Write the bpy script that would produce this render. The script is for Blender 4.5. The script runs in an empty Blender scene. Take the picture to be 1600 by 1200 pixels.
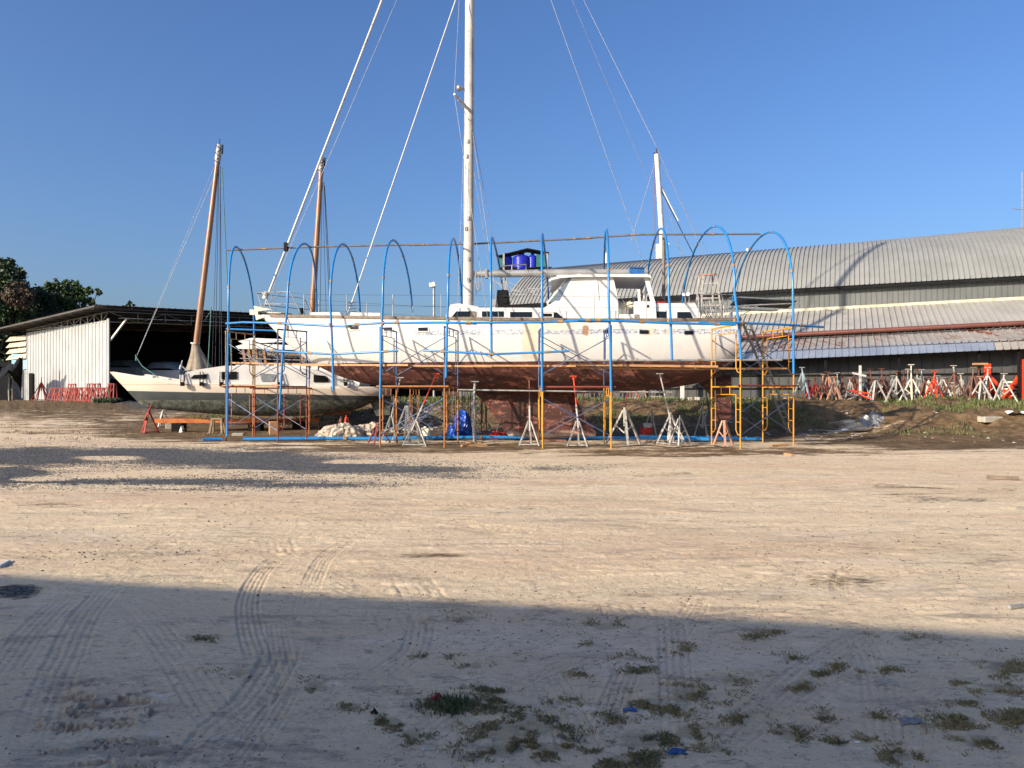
import bpy, math, random
import numpy as np
from mathutils import Vector, Matrix
random.seed(7); RNG = np.random.RandomState(7)
SC = bpy.context.scene
C = SC.collection
F = 1186.0; HY = 612.0; EYE = 1.6
R = math.radians
# ------------------------------------------------------------------ geometry helpers
def P(px, py, D):            # surveyed point: bearing and elevation read from the photo, distance D in metres
    return Vector(((px-800)/F*D, D, EYE+(HY-py)/F*D))
def X(px, D): return (px-800)/F*D
def ss(a, b, x):
    t = np.clip((x-a)/(b-a), 0, 1); return t*t*(3-2*t)
# shed frame
SO = Vector((X(1420, 33), 33, 0)); SA = Vector((math.cos(R(23.7)), -math.sin(R(23.7)), 0)); SN = Vector((math.sin(R(23.7)), math.cos(R(23.7)), 0))
def _hash(ix, iy, s):
    n = (ix*374761393 + iy*668265263 + s*1442695041) & 0x7fffffff
    n = ((n ^ (n >> 13))*1274126177) & 0x7fffffff
    return ((n ^ (n >> 16)) & 0xffff)/65535.0
def vn(x, y, s=0):
    x = np.asarray(x, float); y = np.asarray(y, float)
    ix = np.floor(x).astype(np.int64); iy = np.floor(y).astype(np.int64)
    fx = x-ix; fy = y-iy; fx = fx*fx*(3-2*fx); fy = fy*fy*(3-2*fy)
    a = _hash(ix, iy, s); b = _hash(ix+1, iy, s); c = _hash(ix, iy+1, s); d = _hash(ix+1, iy+1, s)
    return (a+(b-a)*fx)*(1-fy)+(c+(d-c)*fx)*fy-0.5
def fbm(x, y, s=0, o=4):
    t = 0; a = 1
    for k in range(o):
        t = t+a*vn(x*2**k+17*k, y*2**k-9*k, s+k); a *= .5
    return t
def hbase(x, y):             # large shape of the terrain
    x = np.asarray(x, float); y = np.asarray(y, float)
    u = (x-SO.x)*SA.x+(y-SO.y)*SA.y; v = (x-SO.x)*SN.x+(y-SO.y)*SN.y
    wob = fbm(u*.25, v*.2, 5, 2)*1.6
    bank = 1.18*ss(-9.2, -2.2, v+wob*ss(-3, -5, v))*ss(-36, -24, u)
    bank = bank+ss(-9, -6, v)*ss(0, -3, v)*fbm(x*.9, y*.9, 31, 4)*.32*ss(-34, -26, u)
    left = .86*ss(31, 56, y)*ss(-6, -16, x)
    far = 1.0*ss(60, 90, np.hypot(x, y))
    return np.maximum(np.maximum(bank, left), far*.9)
def hz(x, y): return float(hbase(np.array([x]), np.array([y]))[0])
def G(px, py):               # point on the yard under a pixel
    lo, hi = 2.0, 90.0
    for D in np.geomspace(lo, hi, 700):
        if EYE+(HY-py)/F*D <= hz(X(px, D), D): break
    return Vector((X(px, D), D, hz(X(px, D), D)))

INV = {}
class MB:
    def __init__(s): s.v = []; s.f = []; s.sm = []
    def add(s, vs, fs, smooth=False):
        o = len(s.v); s.v += [tuple(v) for v in vs]
        s.f += [tuple(i+o for i in f) for f in fs]; s.sm += [smooth]*len(fs); return s
    def box(s, c, size, rz=0, M=None):
        x, y, z = [k/2 for k in size]; c = Vector(c)
        vs = [Vector((a*x, b*y, d*z)) for a in (-1, 1) for b in (-1, 1) for d in (-1, 1)]
        m = M or Matrix.Rotation(rz, 3, 'Z'); vs = [m @ v + c for v in vs]
        return s.add(vs, [(0, 1, 3, 2), (4, 6, 7, 5), (0, 4, 5, 1), (2, 3, 7, 6), (0, 2, 6, 4), (1, 5, 7, 3)])
    def tube(s, pts, r, n=8, cap=True):
        pts = [Vector(p) for p in pts]; rr = r if isinstance(r, (list, tuple)) else [r]*len(pts)
        vs = []; fs = []; up = None
        for i, p in enumerate(pts):
            t = (pts[min(i+1, len(pts)-1)]-pts[max(i-1, 0)]).normalized()
            if up is None: up = Vector((0, 0, 1)) if abs(t.z) < .9 else Vector((0, 1, 0))
            a = t.cross(up).normalized(); b = a.cross(t).normalized(); up = b
            for k in range(n):
                q = 2*math.pi*k/n; vs.append(p+(a*math.cos(q)+b*math.sin(q))*rr[i])
        for i in range(len(pts)-1):
            for k in range(n):
                fs.append((i*n+k, i*n+(k+1) % n, (i+1)*n+(k+1) % n, (i+1)*n+k))
        s.add(vs, fs, True)
        if cap:
            m = len(pts)-1; s.add(vs[:n], [tuple(range(n-1, -1, -1))]); s.add(vs[m*n:], [tuple(range(n))])
        return s
    def beam(s, p, q, w, h):     # rectangular bar from p to q
        p = Vector(p); q = Vector(q); t = (q-p).normalized()
        up = Vector((0, 0, 1)) if abs(t.z) < .95 else Vector((0, 1, 0))
        a = t.cross(up).normalized()*w/2; b = a.cross(t).normalized()*h/2
        vs = [p-a-b, p+a-b, p+a+b, p-a+b, q-a-b, q+a-b, q+a+b, q-a+b]
        return s.add(vs, [(0, 1, 2, 3), (7, 6, 5, 4), (0, 4, 5, 1), (1, 5, 6, 2), (2, 6, 7, 3), (3, 7, 4, 0)])
    def lathe(s, c, prof, n=20):
        c = Vector(c); vs = []; fs = []
        for r, z in prof:
            for k in range(n):
                q = 2*math.pi*k/n; vs.append(c+Vector((r*math.cos(q), r*math.sin(q), z)))
        for i in range(len(prof)-1):
            for k in range(n): fs.append((i*n+k, i*n+(k+1) % n, (i+1)*n+(k+1) % n, (i+1)*n+k))
        s.add(vs, fs, True)
        m = len(prof)-1
        s.add(vs[:n], [tuple(range(n-1, -1, -1))]); s.add(vs[m*n:], [tuple(range(n))]); return s
    def prism(s, poly, off):     # poly: list of points, off: extrusion vector
        n = len(poly); off = Vector(off); a = [Vector(p) for p in poly]; b = [p+off for p in a]
        fs = [tuple(range(n)), tuple(range(2*n-1, n-1, -1))]
        fs += [(i, i+n, (i+1) % n+n, (i+1) % n) for i in range(n)]
        return s.add(a+b, fs)
    def build(s, name, mat, parent=None):
        me = bpy.data.meshes.new(name)
        if parent is not None and parent.name in INV:
            M = INV[parent.name]; vs = [tuple(M @ Vector(v)) for v in s.v]
        else: vs = s.v
        me.from_pydata(vs, [], s.f); me.polygons.foreach_set('use_smooth', s.sm); me.materials.append(mat); me.update()
        o = bpy.data.objects.new(name, me); C.objects.link(o)
        if parent is not None:
            o.parent = parent; INV[o.name] = INV.get(parent.name, Matrix.Identity(4))
        return o
def thing(name, label, cat, loc=(0, 0, 0), rz=0, group=None):
    o = bpy.data.objects.new(name, None); C.objects.link(o); o.location = loc; o.rotation_euler = (0, 0, rz)
    o.empty_display_size = .2
    o['label'] = label; o['category'] = cat
    if group: o['group'] = group
    INV[o.name] = (Matrix.Translation(Vector(loc)) @ Matrix.Rotation(rz, 4, 'Z')).inverted(); return o
def tag(o, label=None, cat=None, group=None, kind=None):
    if label: o['label'] = label
    if cat: o['category'] = cat
    if group: o['group'] = group
    if kind: o['kind'] = kind
    return o
def npmesh(name, V, Fq, mat, parent=None, smooth=False):
    me = bpy.data.meshes.new(name); V = np.asarray(V, np.float32); Fq = np.asarray(Fq, np.int32); k = Fq.shape[1]
    me.vertices.add(len(V)); me.vertices.foreach_set('co', V.ravel())
    me.loops.add(Fq.size); me.loops.foreach_set('vertex_index', Fq.ravel())
    me.polygons.add(len(Fq)); me.polygons.foreach_set('loop_start', np.arange(0, Fq.size, k, dtype=np.int32))
    me.polygons.foreach_set('use_smooth', np.full(len(Fq), smooth)); me.update(calc_edges=True); me.materials.append(mat)
    o = bpy.data.objects.new(name, me); C.objects.link(o)
    if parent is not None: o.parent = parent
    return o
# ------------------------------------------------------------------ materials
def nodes(name):
    m = bpy.data.materials.new(name); m.use_nodes = True; t = m.node_tree
    return m, t, t.nodes['Principled BSDF']
class NT:
    def __init__(s, t, coord='Object'):
        s.t = t; tc = t.nodes.new('ShaderNodeTexCoord'); s.co = tc.outputs[coord]
    def n(s, typ, **kw):
        o = s.t.nodes.new(typ)
        for k, v in kw.items(): setattr(o, k, v)
        return o
    def link(s, a, b): s.t.links.new(a, b)
    def noise(s, scale, detail=4, rough=.6, stretch=None, seed=0):
        co = s.co
        mp = s.n('ShaderNodeMapping'); s.link(co, mp.inputs[0]); mp.inputs[1].default_value = (seed*3.1, seed*1.7, seed*2.3)
        if stretch: mp.inputs[3].default_value = stretch
        o = s.n('ShaderNodeTexNoise'); o.inputs['Scale'].default_value = scale; o.inputs['Detail'].default_value = detail
        o.inputs['Roughness'].default_value = rough; s.link(mp.outputs[0], o.inputs['Vector']); return o.outputs['Fac']
    def ramp(s, fac, a, b):
        o = s.n('ShaderNodeMapRange'); o.interpolation_type = 'SMOOTHSTEP'
        s.link(fac, o.inputs[0]); o.inputs[1].default_value = a; o.inputs[2].default_value = b; return o.outputs[0]
    def math(s, op, a, b=None):
        o = s.n('ShaderNodeMath', operation=op)
        for i, v in enumerate((a, b)):
            if v is None: continue
            if isinstance(v, (int, float)): o.inputs[i].default_value = v
            else: s.link(v, o.inputs[i])
        return o.outputs[0]
    def mix(s, fac, a, b):
        o = s.n('ShaderNodeMix', data_type='RGBA')
        if isinstance(fac, (int, float)): o.inputs[0].default_value = fac
        else: s.link(fac, o.inputs[0])
        for i, v in ((6, a), (7, b)):
            if isinstance(v, tuple): o.inputs[i].default_value = (v[0], v[1], v[2], 1)
            else: s.link(v, o.inputs[i])
        return o.outputs[2]
    def bump(s, h, strength, dist, bsdf, prev=None):
        o = s.n('ShaderNodeBump'); o.inputs['Strength'].default_value = strength; o.inputs['Distance'].default_value = dist
        s.link(h, o.inputs['Height'])
        if prev: s.link(prev, o.inputs['Normal'])
        s.link(o.outputs[0], bsdf.inputs['Normal']); return o.outputs[0]
    def sep(s):
        o = s.n('ShaderNodeSeparateXYZ'); s.link(s.co, o.inputs[0]); return o.outputs
def mat(name, c1, c2=None, scale=3, rough=.6, metal=0, bump=0, spots=None, stretch=None, sub=0):
    m, t, b = nodes(name); k = NT(t)
    c2 = c2 or tuple(v*.7 for v in c1)
    col = k.mix(k.ramp(k.noise(scale, 5, .65, stretch), .35, .68), c1, c2)
    if spots:                # (colour, scale, amount)
        col = k.mix(k.ramp(k.noise(spots[1], 6, .7, spots[3] if len(spots) > 3 else None, 3), spots[2], spots[2]+.06), col, spots[0])
    k.link(col, b.inputs['Base Color']); b.inputs['Roughness'].default_value = rough; b.inputs['Metallic'].default_value = metal
    if bump: k.bump(k.noise(scale*6, 4), bump, .02, b)
    return m
RUST = (.16, .06, .03)
M = dict(
 white=mat('weathered_white_paint', (.66, .64, .6), (.52, .5, .45), 2.5, .4, spots=((.35, .22, .13), 14, .72)),
 gel=mat('white_gelcoat', (.66, .65, .62), (.56, .55, .52), 1.5, .32, spots=((.45, .38, .3), 9, .74)),
 whitejack=mat('chipped_white_steel', (.45, .43, .39), (.25, .235, .215), 7, .5, spots=(RUST, 12, .60)),
 redjack=mat('faded_red_steel', (.33, .022, .012), (.2, .018, .011), 6, .5, spots=((.12, .05, .03), 12, .63)),
 orangejack=mat('orange_red_steel', (.7, .06, .015), (.55, .045, .012), 5, .45, spots=((.3, .06, .03), 12, .68)),
 rustjack=mat('rusty_brown_steel', (.17, .06, .038), (.09, .04, .026), 7, .7, spots=((.45, .3, .22), 12, .66)),
 peachjack=mat('peeling_pink_steel', (.42, .17, .09), (.38, .29, .22), 8, .6, spots=(RUST, 12, .6)),
 bluejack=mat('pale_blue_steel', (.3, .38, .42), (.22, .27, .3), 6, .5, spots=(RUST, 14, .65)),
 greyjack=mat('grey_galvanised_steel', (.42, .42, .4), (.25, .25, .24), 6, .5, .3, spots=(RUST, 12, .66)),
 yellow=mat('chipped_yellow_steel', (.6, .28, .02), (.46, .2, .02), 6, .45, spots=((.18, .09, .04), 15, .62)),
 orange=mat('worn_orange_steel', (.38, .15, .035), (.26, .095, .03), 7, .5, spots=((.16, .08, .05), 14, .6)),
 redst=mat('dark_red_steel', (.22, .04, .028), (.14, .032, .022), 7, .5, spots=((.12, .06, .05), 14, .6)),
 bluest=mat('dark_blue_steel', (.05, .1, .24), (.05, .07, .13), 7, .5, spots=((.13, .08, .07), 14, .62)),
 olive=mat('olive_brown_steel', (.27, .19, .09), (.12, .09, .06), 7, .6, spots=((.08, .05, .04), 14, .6)),
 brace=mat('steel_brace_blue_grey', (.06, .11, .24), (.13, .14, .16), 5, .4, .5, spots=(RUST, 14, .66)),
 pvc=mat('blue_pvc_pipe', (.018, .21, .52), (.02, .15, .40), 1.2, .3, spots=((.3, .3, .3), 11, .76)),
 joint=mat('brown_tape_joint', (.30, .19, .085), (.2, .12, .06), 8, .6),
 bpole=mat('grey_bamboo_pole', (.16, .14, .13), (.09, .085, .08), 4, .7),
 wood=mat('scaffold_plank_wood', (.48, .27, .12), (.3, .16, .08), 4, .7, bump=.3, stretch=(1, 8, 8)),
 rail=mat('weathered_teak_rail', (.2, .15, .11), (.1, .08, .06), 5, .7, bump=.3),
 mastwood=mat('varnished_mast_wood', (.31, .155, .075), (.2, .095, .045), 3, .35, stretch=(3, 3, .4)),
 mastal=mat('painted_aluminium_mast', (.56, .54, .5), (.42, .4, .37), 2, .35, spots=((.16, .11, .08), 5, .62)),
 greyboom=mat('grey_boom_paint', (.36, .36, .35), (.27, .27, .26), 2, .4, .3),
 wire=mat('rigging_wire', (.3, .31, .33), (.2, .2, .22), 5, .5, .3),
 dwire=mat('dark_rope', (.05, .055, .07), (.03, .03, .04), 5, .7),
 grope=mat('green_rope', (.05, .16, .13), (.04, .1, .09), 5, .7),
 black=mat('matt_black', (.01, .01, .01), (.007, .007, .007), 3, .5),
 steel=mat('stainless_steel', (.34, .34, .35), (.25, .25, .26), 3, .4, .5),
 canvas=mat('beige_canvas', (.42, .36, .28), (.3, .25, .19), 3, .85, bump=.5),
 sailcl=mat('taupe_sail_cover', (.28, .235, .18), (.2, .165, .125), 3, .85, bump=.4),
 tarpblue=mat('blue_tarpaulin', (.015, .06, .36), (.01, .04, .22), 3, .4),
 tank=mat('blue_water_tank', (.015, .03, .45), (.015, .02, .3), 2, .3),
 netgreen=mat('green_net', (.03, .16, .16), (.02, .1, .1), 6, .8),
 plastic=mat('cream_plastic', (.72, .68, .52), (.62, .58, .45), 5, .4),
 red=mat('red_cloth', (.5, .03, .02), (.3, .02, .02), 4, .7),
 dark=mat('dark_interior_sheet', (.014, .015, .017), (.01, .01, .011), 1, .8),  # near-black, the unlit shed interior put into the colour
 concrete=mat('concrete', (.42, .39, .34), (.28, .26, .22), 3, .85, bump=.4),
 greyp=mat('dull_grey_panel', (.3, .32, .34), (.2, .22, .24), 2, .4, .3),
 solar=mat('solar_panel_underside', (.17, .19, .21), (.1, .115, .13), 2, .4, .3),
 pipe=mat('brown_red_drain_pipe', (.14, .045, .032), (.1, .035, .026), 1.5, .4, spots=((.25, .13, .1), 5, .66)),
 cream=mat('cream_flashing', (.55, .5, .38), (.33, .3, .22), 2.5, .6),
 louvre=mat('beige_louvre', (.55, .47, .36), (.45, .38, .28), 2, .6),
 cyan=mat('pale_blue_sheet', (.25, .5, .62), (.18, .4, .52), 2, .5),
 net=mat('dark_shade_net', (.012, .014, .016), (.02, .022, .025), 8, .9),
 bark=mat('tree_bark', (.13, .1, .075), (.07, .055, .04), 4, .9),
 leafd=mat('dark_green_leaves', (.022, .05, .018), (.05, .08, .025), .35, .6),
 leafl=mat('light_green_leaves', (.055, .10, .02), (.022, .05, .015), .4, .6),
 leafb=mat('brown_vine_leaves', (.11, .065, .045), (.06, .05, .03), .5, .7),
 stone=mat('pale_rubble', (.42, .38, .31), (.28, .25, .2), 8, .9),
 orangebeam=mat('orange_primer_beam', (.62, .19, .04), (.4, .1, .03), 3, .6, spots=((.1, .05, .03), 7, .6)),
)
def glass_mat():
    m, t, b = nodes('dark_tinted_glass'); b.inputs['Base Color'].default_value = (.008, .012, .02, 1); b.inputs['Roughness'].default_value = .15; b.inputs['Specular IOR Level'].default_value = .22; return m
M['glass'] = glass_mat()
def clearglass():
    m, t, b = nodes('reflective_windscreen'); b.inputs['Base Color'].default_value = (.16, .2, .24, 1); b.inputs['Roughness'].default_value = .06; b.inputs['Metallic'].default_value = .35; return m
M['screen'] = clearglass()
def hull_mat():
    m, t, b = nodes('peeling_hull_paint'); k = NT(t); sx, sy, sz = k.sep()
    wob = k.math('MULTIPLY', k.math('SUBTRACT', k.noise(.8, 3), .5), .05)
    below = k.ramp(k.math('ADD', sz, wob), 2.535, 2.525)
    white = k.mix(k.ramp(k.noise(.45, 4), .35, .7), (.62, .615, .595), (.53, .52, .50))
    # vertical dirty runs
    white = k.mix(k.math('MULTIPLY', k.ramp(k.noise(5, 4, .7, (3, 1, .25), 4), .60, .74), .5), white, (.5, .43, .34))
    # sanded stripe with blue remains
    band = k.math('MULTIPLY', k.ramp(sz, 3.33, 3.36), k.ramp(sz, 3.52, 3.49))
    on = k.math('MULTIPLY', band, k.ramp(sx, 5.2, 6.2))
    bl = k.math('MULTIPLY', on, k.ramp(k.noise(15, 5, .8, (.8, 1, 1.6), 2), .485, .53))
    bl = k.math('MULTIPLY', bl, k.ramp(k.noise(.9, 2, .5, None, 8), .34, .46))
    white = k.mix(k.math('MULTIPLY', bl, .95), white, (.17, .22, .32))
    # filler patches
    def rect(x0, x1, z0, z1, e=.06):
        w = k.math('MULTIPLY', k.math('SUBTRACT', k.noise(2.5, 3, .6, None, 5), .5), .25)
        xx = k.math('ADD', sx, w); zz = k.math('ADD', sz, w)
        return k.math('MULTIPLY', k.math('MULTIPLY', k.ramp(xx, x0, x0+e), k.ramp(xx, x1, x1-e)), k.math('MULTIPLY', k.ramp(zz, z0, z0+e), k.ramp(zz, z1, z1-e)))
    for r, c, f in ((( 9.15, 9.75, 2.6, 3.75), (.62, .52, .36), .75), ((9.7, 10.9, 3.45, 3.8), (.66, .58, .44), .6), ((4.65, 4.95, 2.75, 3.4), (.7, .58, .4), .4),
                    ((11.0, 11.25, 3.3, 3.62), (.30, .16, .07), .9), ((12.9, 13.2, 3.3, 3.55), (.62, .54, .36), .8), ((13.55, 13.8, 3.3, 3.55), (.62, .54, .36), .8)):
        white = k.mix(k.math('MULTIPLY', rect(*r), f), white, c)
    chips = k.ramp(k.noise(17, 5, .75, (1, 1, 1), 6), .665, .70)
    lowmask = k.math('ADD', .25, k.math('MULTIPLY', k.ramp(sx, 9, 13), k.math('MULTIPLY', k.ramp(sz, 3.2, 2.7), .9)))
    white = k.mix(k.math('MULTIPLY', chips, lowmask), white, (.16, .13, .11))
    red = k.mix(k.ramp(k.noise(1.6, 6, .7, (.6, 1, 1.4)), .38, .62), (.095, .025, .018), (.045, .015, .012))
    red = k.mix(k.ramp(k.noise(3.2, 6, .75, (.6, 1, 1.5), 7), .53, .61), red, (.25, .10, .07))
    red = k.mix(k.math('MULTIPLY', k.ramp(k.noise(9, 6, .85, None, 9), .585, .64), .7), red, (.40, .27, .20))
    red = k.mix(k.math('MULTIPLY', k.ramp(k.noise(2.0, 6, .8, None, 12), .54, .62), .75), red, (.03, .02, .018))
    low = k.ramp(k.math('ADD', sz, k.math('MULTIPLY', k.noise(2, 4), .5)), .62, .40)
    red = k.mix(k.math('MULTIPLY', low, .75), red, (.5, .36, .28))
    k.link(k.mix(below, white, red), b.inputs['Base Color'])
    k.link(k.mix(below, (.38, .38, .38), (.8, .8, .8)), b.inputs['Roughness'])
    k.bump(k.noise(4, 5), .12, .03, b)
    return m
M['hull'] = hull_mat()
def cat_mat():
    m, t, b = nodes('catamaran_hull_paint'); k = NT(t); sx, sy, sz = k.sep()
    cr = k.mix(k.ramp(k.noise(.8, 4), .3, .7), (.62, .54, .44), (.57, .5, .42))
    line = k.math('MULTIPLY', k.ramp(sz, 1.855, 1.865), k.ramp(sz, 1.89, 1.88))
    cr = k.mix(k.math('MULTIPLY', line, .6), cr, (.25, .2, .16))
    dk = k.mix(k.ramp(k.noise(2, 4), .3, .7), (.035, .04, .042), (.05, .058, .06))
    gr = k.mix(k.ramp(k.noise(5, 6, .85), .42, .60), (.035, .045, .038), (.15, .155, .13))
    sw = k.math('ADD', sz, k.math('MULTIPLY', sx, .022))
    c = k.mix(k.ramp(sw, 1.655, 1.645), cr, dk); c = k.mix(k.ramp(sz, 1.275, 1.265), c, gr)
    k.link(c, b.inputs['Base Color']); k.link(k.mix(k.ramp(sw, 1.655, 1.645), (.35, .35, .35), (.75, .75, .75)), b.inputs['Roughness']); return m
M['cat'] = cat_mat()
def sheet_mat(name, c1, c2, streak=.5, rust=.0, rough=.45, metal=.25, updown='Z', dirt_shade=(.13, .12, .11)):
    m, t, b = nodes(name); k = NT(t, 'Object')
    st = (1, 1, .12) if updown == 'Z' else (2.2, .3, .3)
    c = k.mix(k.ramp(k.noise(.5, 4), .35, .7), c1, c2)
    c = k.mix(k.math('MULTIPLY', k.ramp(k.noise(2.2, 5, .7, st, 2), .5, .72), streak), c, dirt_shade)
    if rust: c = k.mix(k.ramp(k.noise(1.3, 6, .75, st, 6), 1-rust, 1-rust+.08), c, (.2, .07, .035))
    k.link(c, b.inputs['Base Color']); b.inputs['Roughness'].default_value = rough; b.inputs['Metallic'].default_value = metal
    k.bump(k.noise(3, 3), .1, .02, b); return m
M['barrel'] = sheet_mat('grey_roof_sheeting', (.275, .28, .268), (.235, .24, .23), .25, .28, .55, .15)
M['lean'] = sheet_mat('weathered_roof_sheeting', (.36, .35, .325), (.30, .295, .275), .3, .30, .6, .1, 'S')
M['leanrust'] = sheet_mat('rust_streaked_roof_sheeting', (.34, .32, .29), (.27, .25, .23), .4, .47, .6, .1, 'S')
M['leanblue'] = sheet_mat('bluish_zinc_sheeting', (.22, .26, .33), (.17, .20, .27), .3, .0, .45, .15)
M['wallg'] = sheet_mat('grey_wall_sheeting', (.115, .125, .127), (.08, .088, .09), .5, .26, .6, .1)
M['wallg2'] = sheet_mat('shaded_wall_sheeting', (.06, .062, .063), (.035, .038, .04), .8, .28, .6, .1, dirt_shade=(.04, .038, .036))  # darker copy of the grey sheeting, lean-to shade put into its colour
M['wallw'] = sheet_mat('white_wall_sheeting', (.43, .445, .45), (.36, .375, .38), .35, .0, .4, .05, dirt_shade=(.4, .38, .33))
M['roofd'] = sheet_mat('dull_roof_sheeting', (.10, .09, .085), (.07, .065, .06), .4, .3, .6, .2)

for k_ in ('black', 'dark', 'net', 'dwire'): M[k_].node_tree.nodes['Principled BSDF'].inputs['Specular IOR Level'].default_value = .08
# ------------------------------------------------------------------ ground
def polyD(pts, x, y):           # distance to polyline, arclength at nearest point
    best = np.full(x.shape, 1e9); sgn = np.zeros(x.shape); arc = np.zeros(x.shape); acc = 0
    for (ax, ay), (bx, by) in zip(pts[:-1], pts[1:]):
        dx, dy = bx-ax, by-ay; L = math.hypot(dx, dy)
        t = np.clip(((x-ax)*dx+(y-ay)*dy)/(L*L), 0, 1)
        ex = x-(ax+t*dx); ey = y-(ay+t*dy); d = np.hypot(ex, ey); m = d < best
        sg = np.where(ex*dy-ey*dx > 0, 1, -1)
        best = np.where(m, d, best); sgn = np.where(m, sg, sgn); arc = np.where(m, acc+t*L, arc); acc += L
    return best*sgn, arc, acc
def smoothpath(pts, n=8):
    out = []; p = [pts[0]]+pts+[pts[-1]]
    for i in range(1, len(p)-2):
        for k in range(n):
            t = k/n; a, b, c, d = [np.array(p[i+j-1], float) for j in range(4)]
            out.append(tuple(.5*((2*b)+(-a+c)*t+(2*a-5*b+4*c-d)*t*t+(-a+3*b-3*c+d)*t**3)))
    out.append(tuple(pts[-1])); return out
TR = [ # (pixel path, width m, depth m, lug)
 ([(20,1230),(62,1120),(95,1040),(140,955),(200,892),(260,850),(330,820)],.30,.014,.6), ([(430,1075),(415,1045),(392,985),(388,940),(405,900),(440,868),(490,842),(560,815)],.24,.016,.4),
 ([(455,1070),(445,1045),(438,1010),(430,965)],.2,.012,1), ([(474,975),(478,940),(490,905),(510,870),(545,845),(620,820)],.24,.012,.4),
 ([(205,950),(240,985),(285,1040),(345,1125),(370,1170)],.3,.009,.4), ([(285,1215),(345,1135),(398,1085),(430,1040),(445,1000)],.34,.024,1), ([(350,1215),(415,1130),(450,1065)],.22,.015,1),
 ([(520,1090),(575,1060),(620,1035),(650,1010),(660,965)],.28,.013,.8), ([(850,1030),(860,1058),(885,1110),(912,1185)],.3,.014,1), ([(920,1190),(955,1110),(985,1030)],.22,.013,.5),
 ([(1045,950),(1052,1000),(1055,1040),(1068,1180)],.28,.011,.6), ([(1095,935),(1075,970),(1040,1010)],.25,.011,1), ([(1060,1205),(1200,1100),(1290,1030),(1380,980),(1440,960)],.3,.015,.5),
 ([(760,1110),(800,1082),(900,1035),(1015,992),(1100,960)],.3,.013,.5), ([(760,1030),(880,985),(970,945),(1060,915)],.3,.011,.6), ([(740,980),(680,990),(620,1010),(550,1060),(500,1120)],.3,.006,.8),
 ([(1170,1150),(1230,1100),(1290,1060),(1360,1020)],.3,.011,1), ([(1325,975),(1345,1000),(1370,1060),(1390,1200)],.26,.008,.3), ([(1500,985),(1480,1005),(1440,1080),(1420,1200)],.26,.007,.5),
 ([(968,945),(990,975)],.5,.013,1), ([(620,955),(636,992)],.5,.015,1), ([(640,900),(665,938)],.5,.015,1), ([(520,905),(560,925),(620,930)],.4,.010,.8), ([(430,840),(436,866)],.5,.014,1), ([(418,905),(470,930),(490,950)],.2,.012,1),
 ([(1312,935),(1308,912),(1320,892),(1352,878)],.16,.026,.1), ([(1440,925),(1490,905),(1560,880),(1600,865)],.3,.008,.3), ([(960,950),(1060,905),(1120,880),(1200,855),(1300,835)],.3,.009,.4),
 ([(800,960),(920,925),(1060,885),(1160,860)],.3,.007,.4), ([(-20,1080),(40,1000),(80,960),(110,930)],.3,.012,.4), ([(300,765),(520,770),(700,790),(1000,800),(1300,830),(1650,852)],.4,.018,.15),
 ([(200,800),(560,800),(760,825),(1000,842),(1300,862),(1650,890)],.4,.018,.15), ([(-40,812),(300,790),(700,772),(900,762),(1200,770)],.4,.014,.1), ([(400,960),(560,945),(700,925),(900,930),(1100,915),(1300,925)],.4,.010,.4),
 ([(-40,850),(200,838),(420,842),(650,850),(900,846),(1100,852)],.4,.012,.3), ([(-40,872),(300,862),(560,868),(800,880)],.4,.009,.4), ([(900,735),(1200,748),(1650,770)],.5,.016,.1), ([(1100,790),(1350,800),(1650,812)],.5,.014,.1),
 ([(560,1215),(700,1120),(800,1060),(860,1030)],.28,.011,.5), ([(440,1140),(500,1110),(560,1080),(660,1045)],.28,.009,.6), ([(825,1200),(845,1120),(850,1060)],.3,.011,1), ([(1180,1200),(1300,1130),(1400,1090),(1520,1050)],.28,.008,.4)]
GRAV = [ # gravel patches (px, py, rx, ry) in the photo
 (60,712,150,16,1),(230,708,160,10,1),(330,716,190,13,1),(470,727,160,14,1),(600,735,150,8,.8),(690,745,80,5,.6),(20,740,60,12,1),(0,750,40,8,1),(120,752,140,4,.95),(300,752,160,5,1),(470,758,110,4,1),(280,765,180,4,.4),
 (870,732,80,7,.42),(950,728,110,5,.36),(250,648,90,9,.8),(340,650,80,8,.7),(60,702,140,8,.5),(1050,742,160,7,.3),(20,925,45,12,.7),(1320,905,120,18,.35),(1470,782,160,10,.3),(1200,730,180,8,.2)]
HOLES = [(170,716,58,4),(60,748,50,3),(330,737,130,3),(560,722,60,3),(200,741,120,4)]
def ppx(x, y):
    D = np.maximum(y, .5); return 800+F*x/D, HY+F*EYE/D
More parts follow.
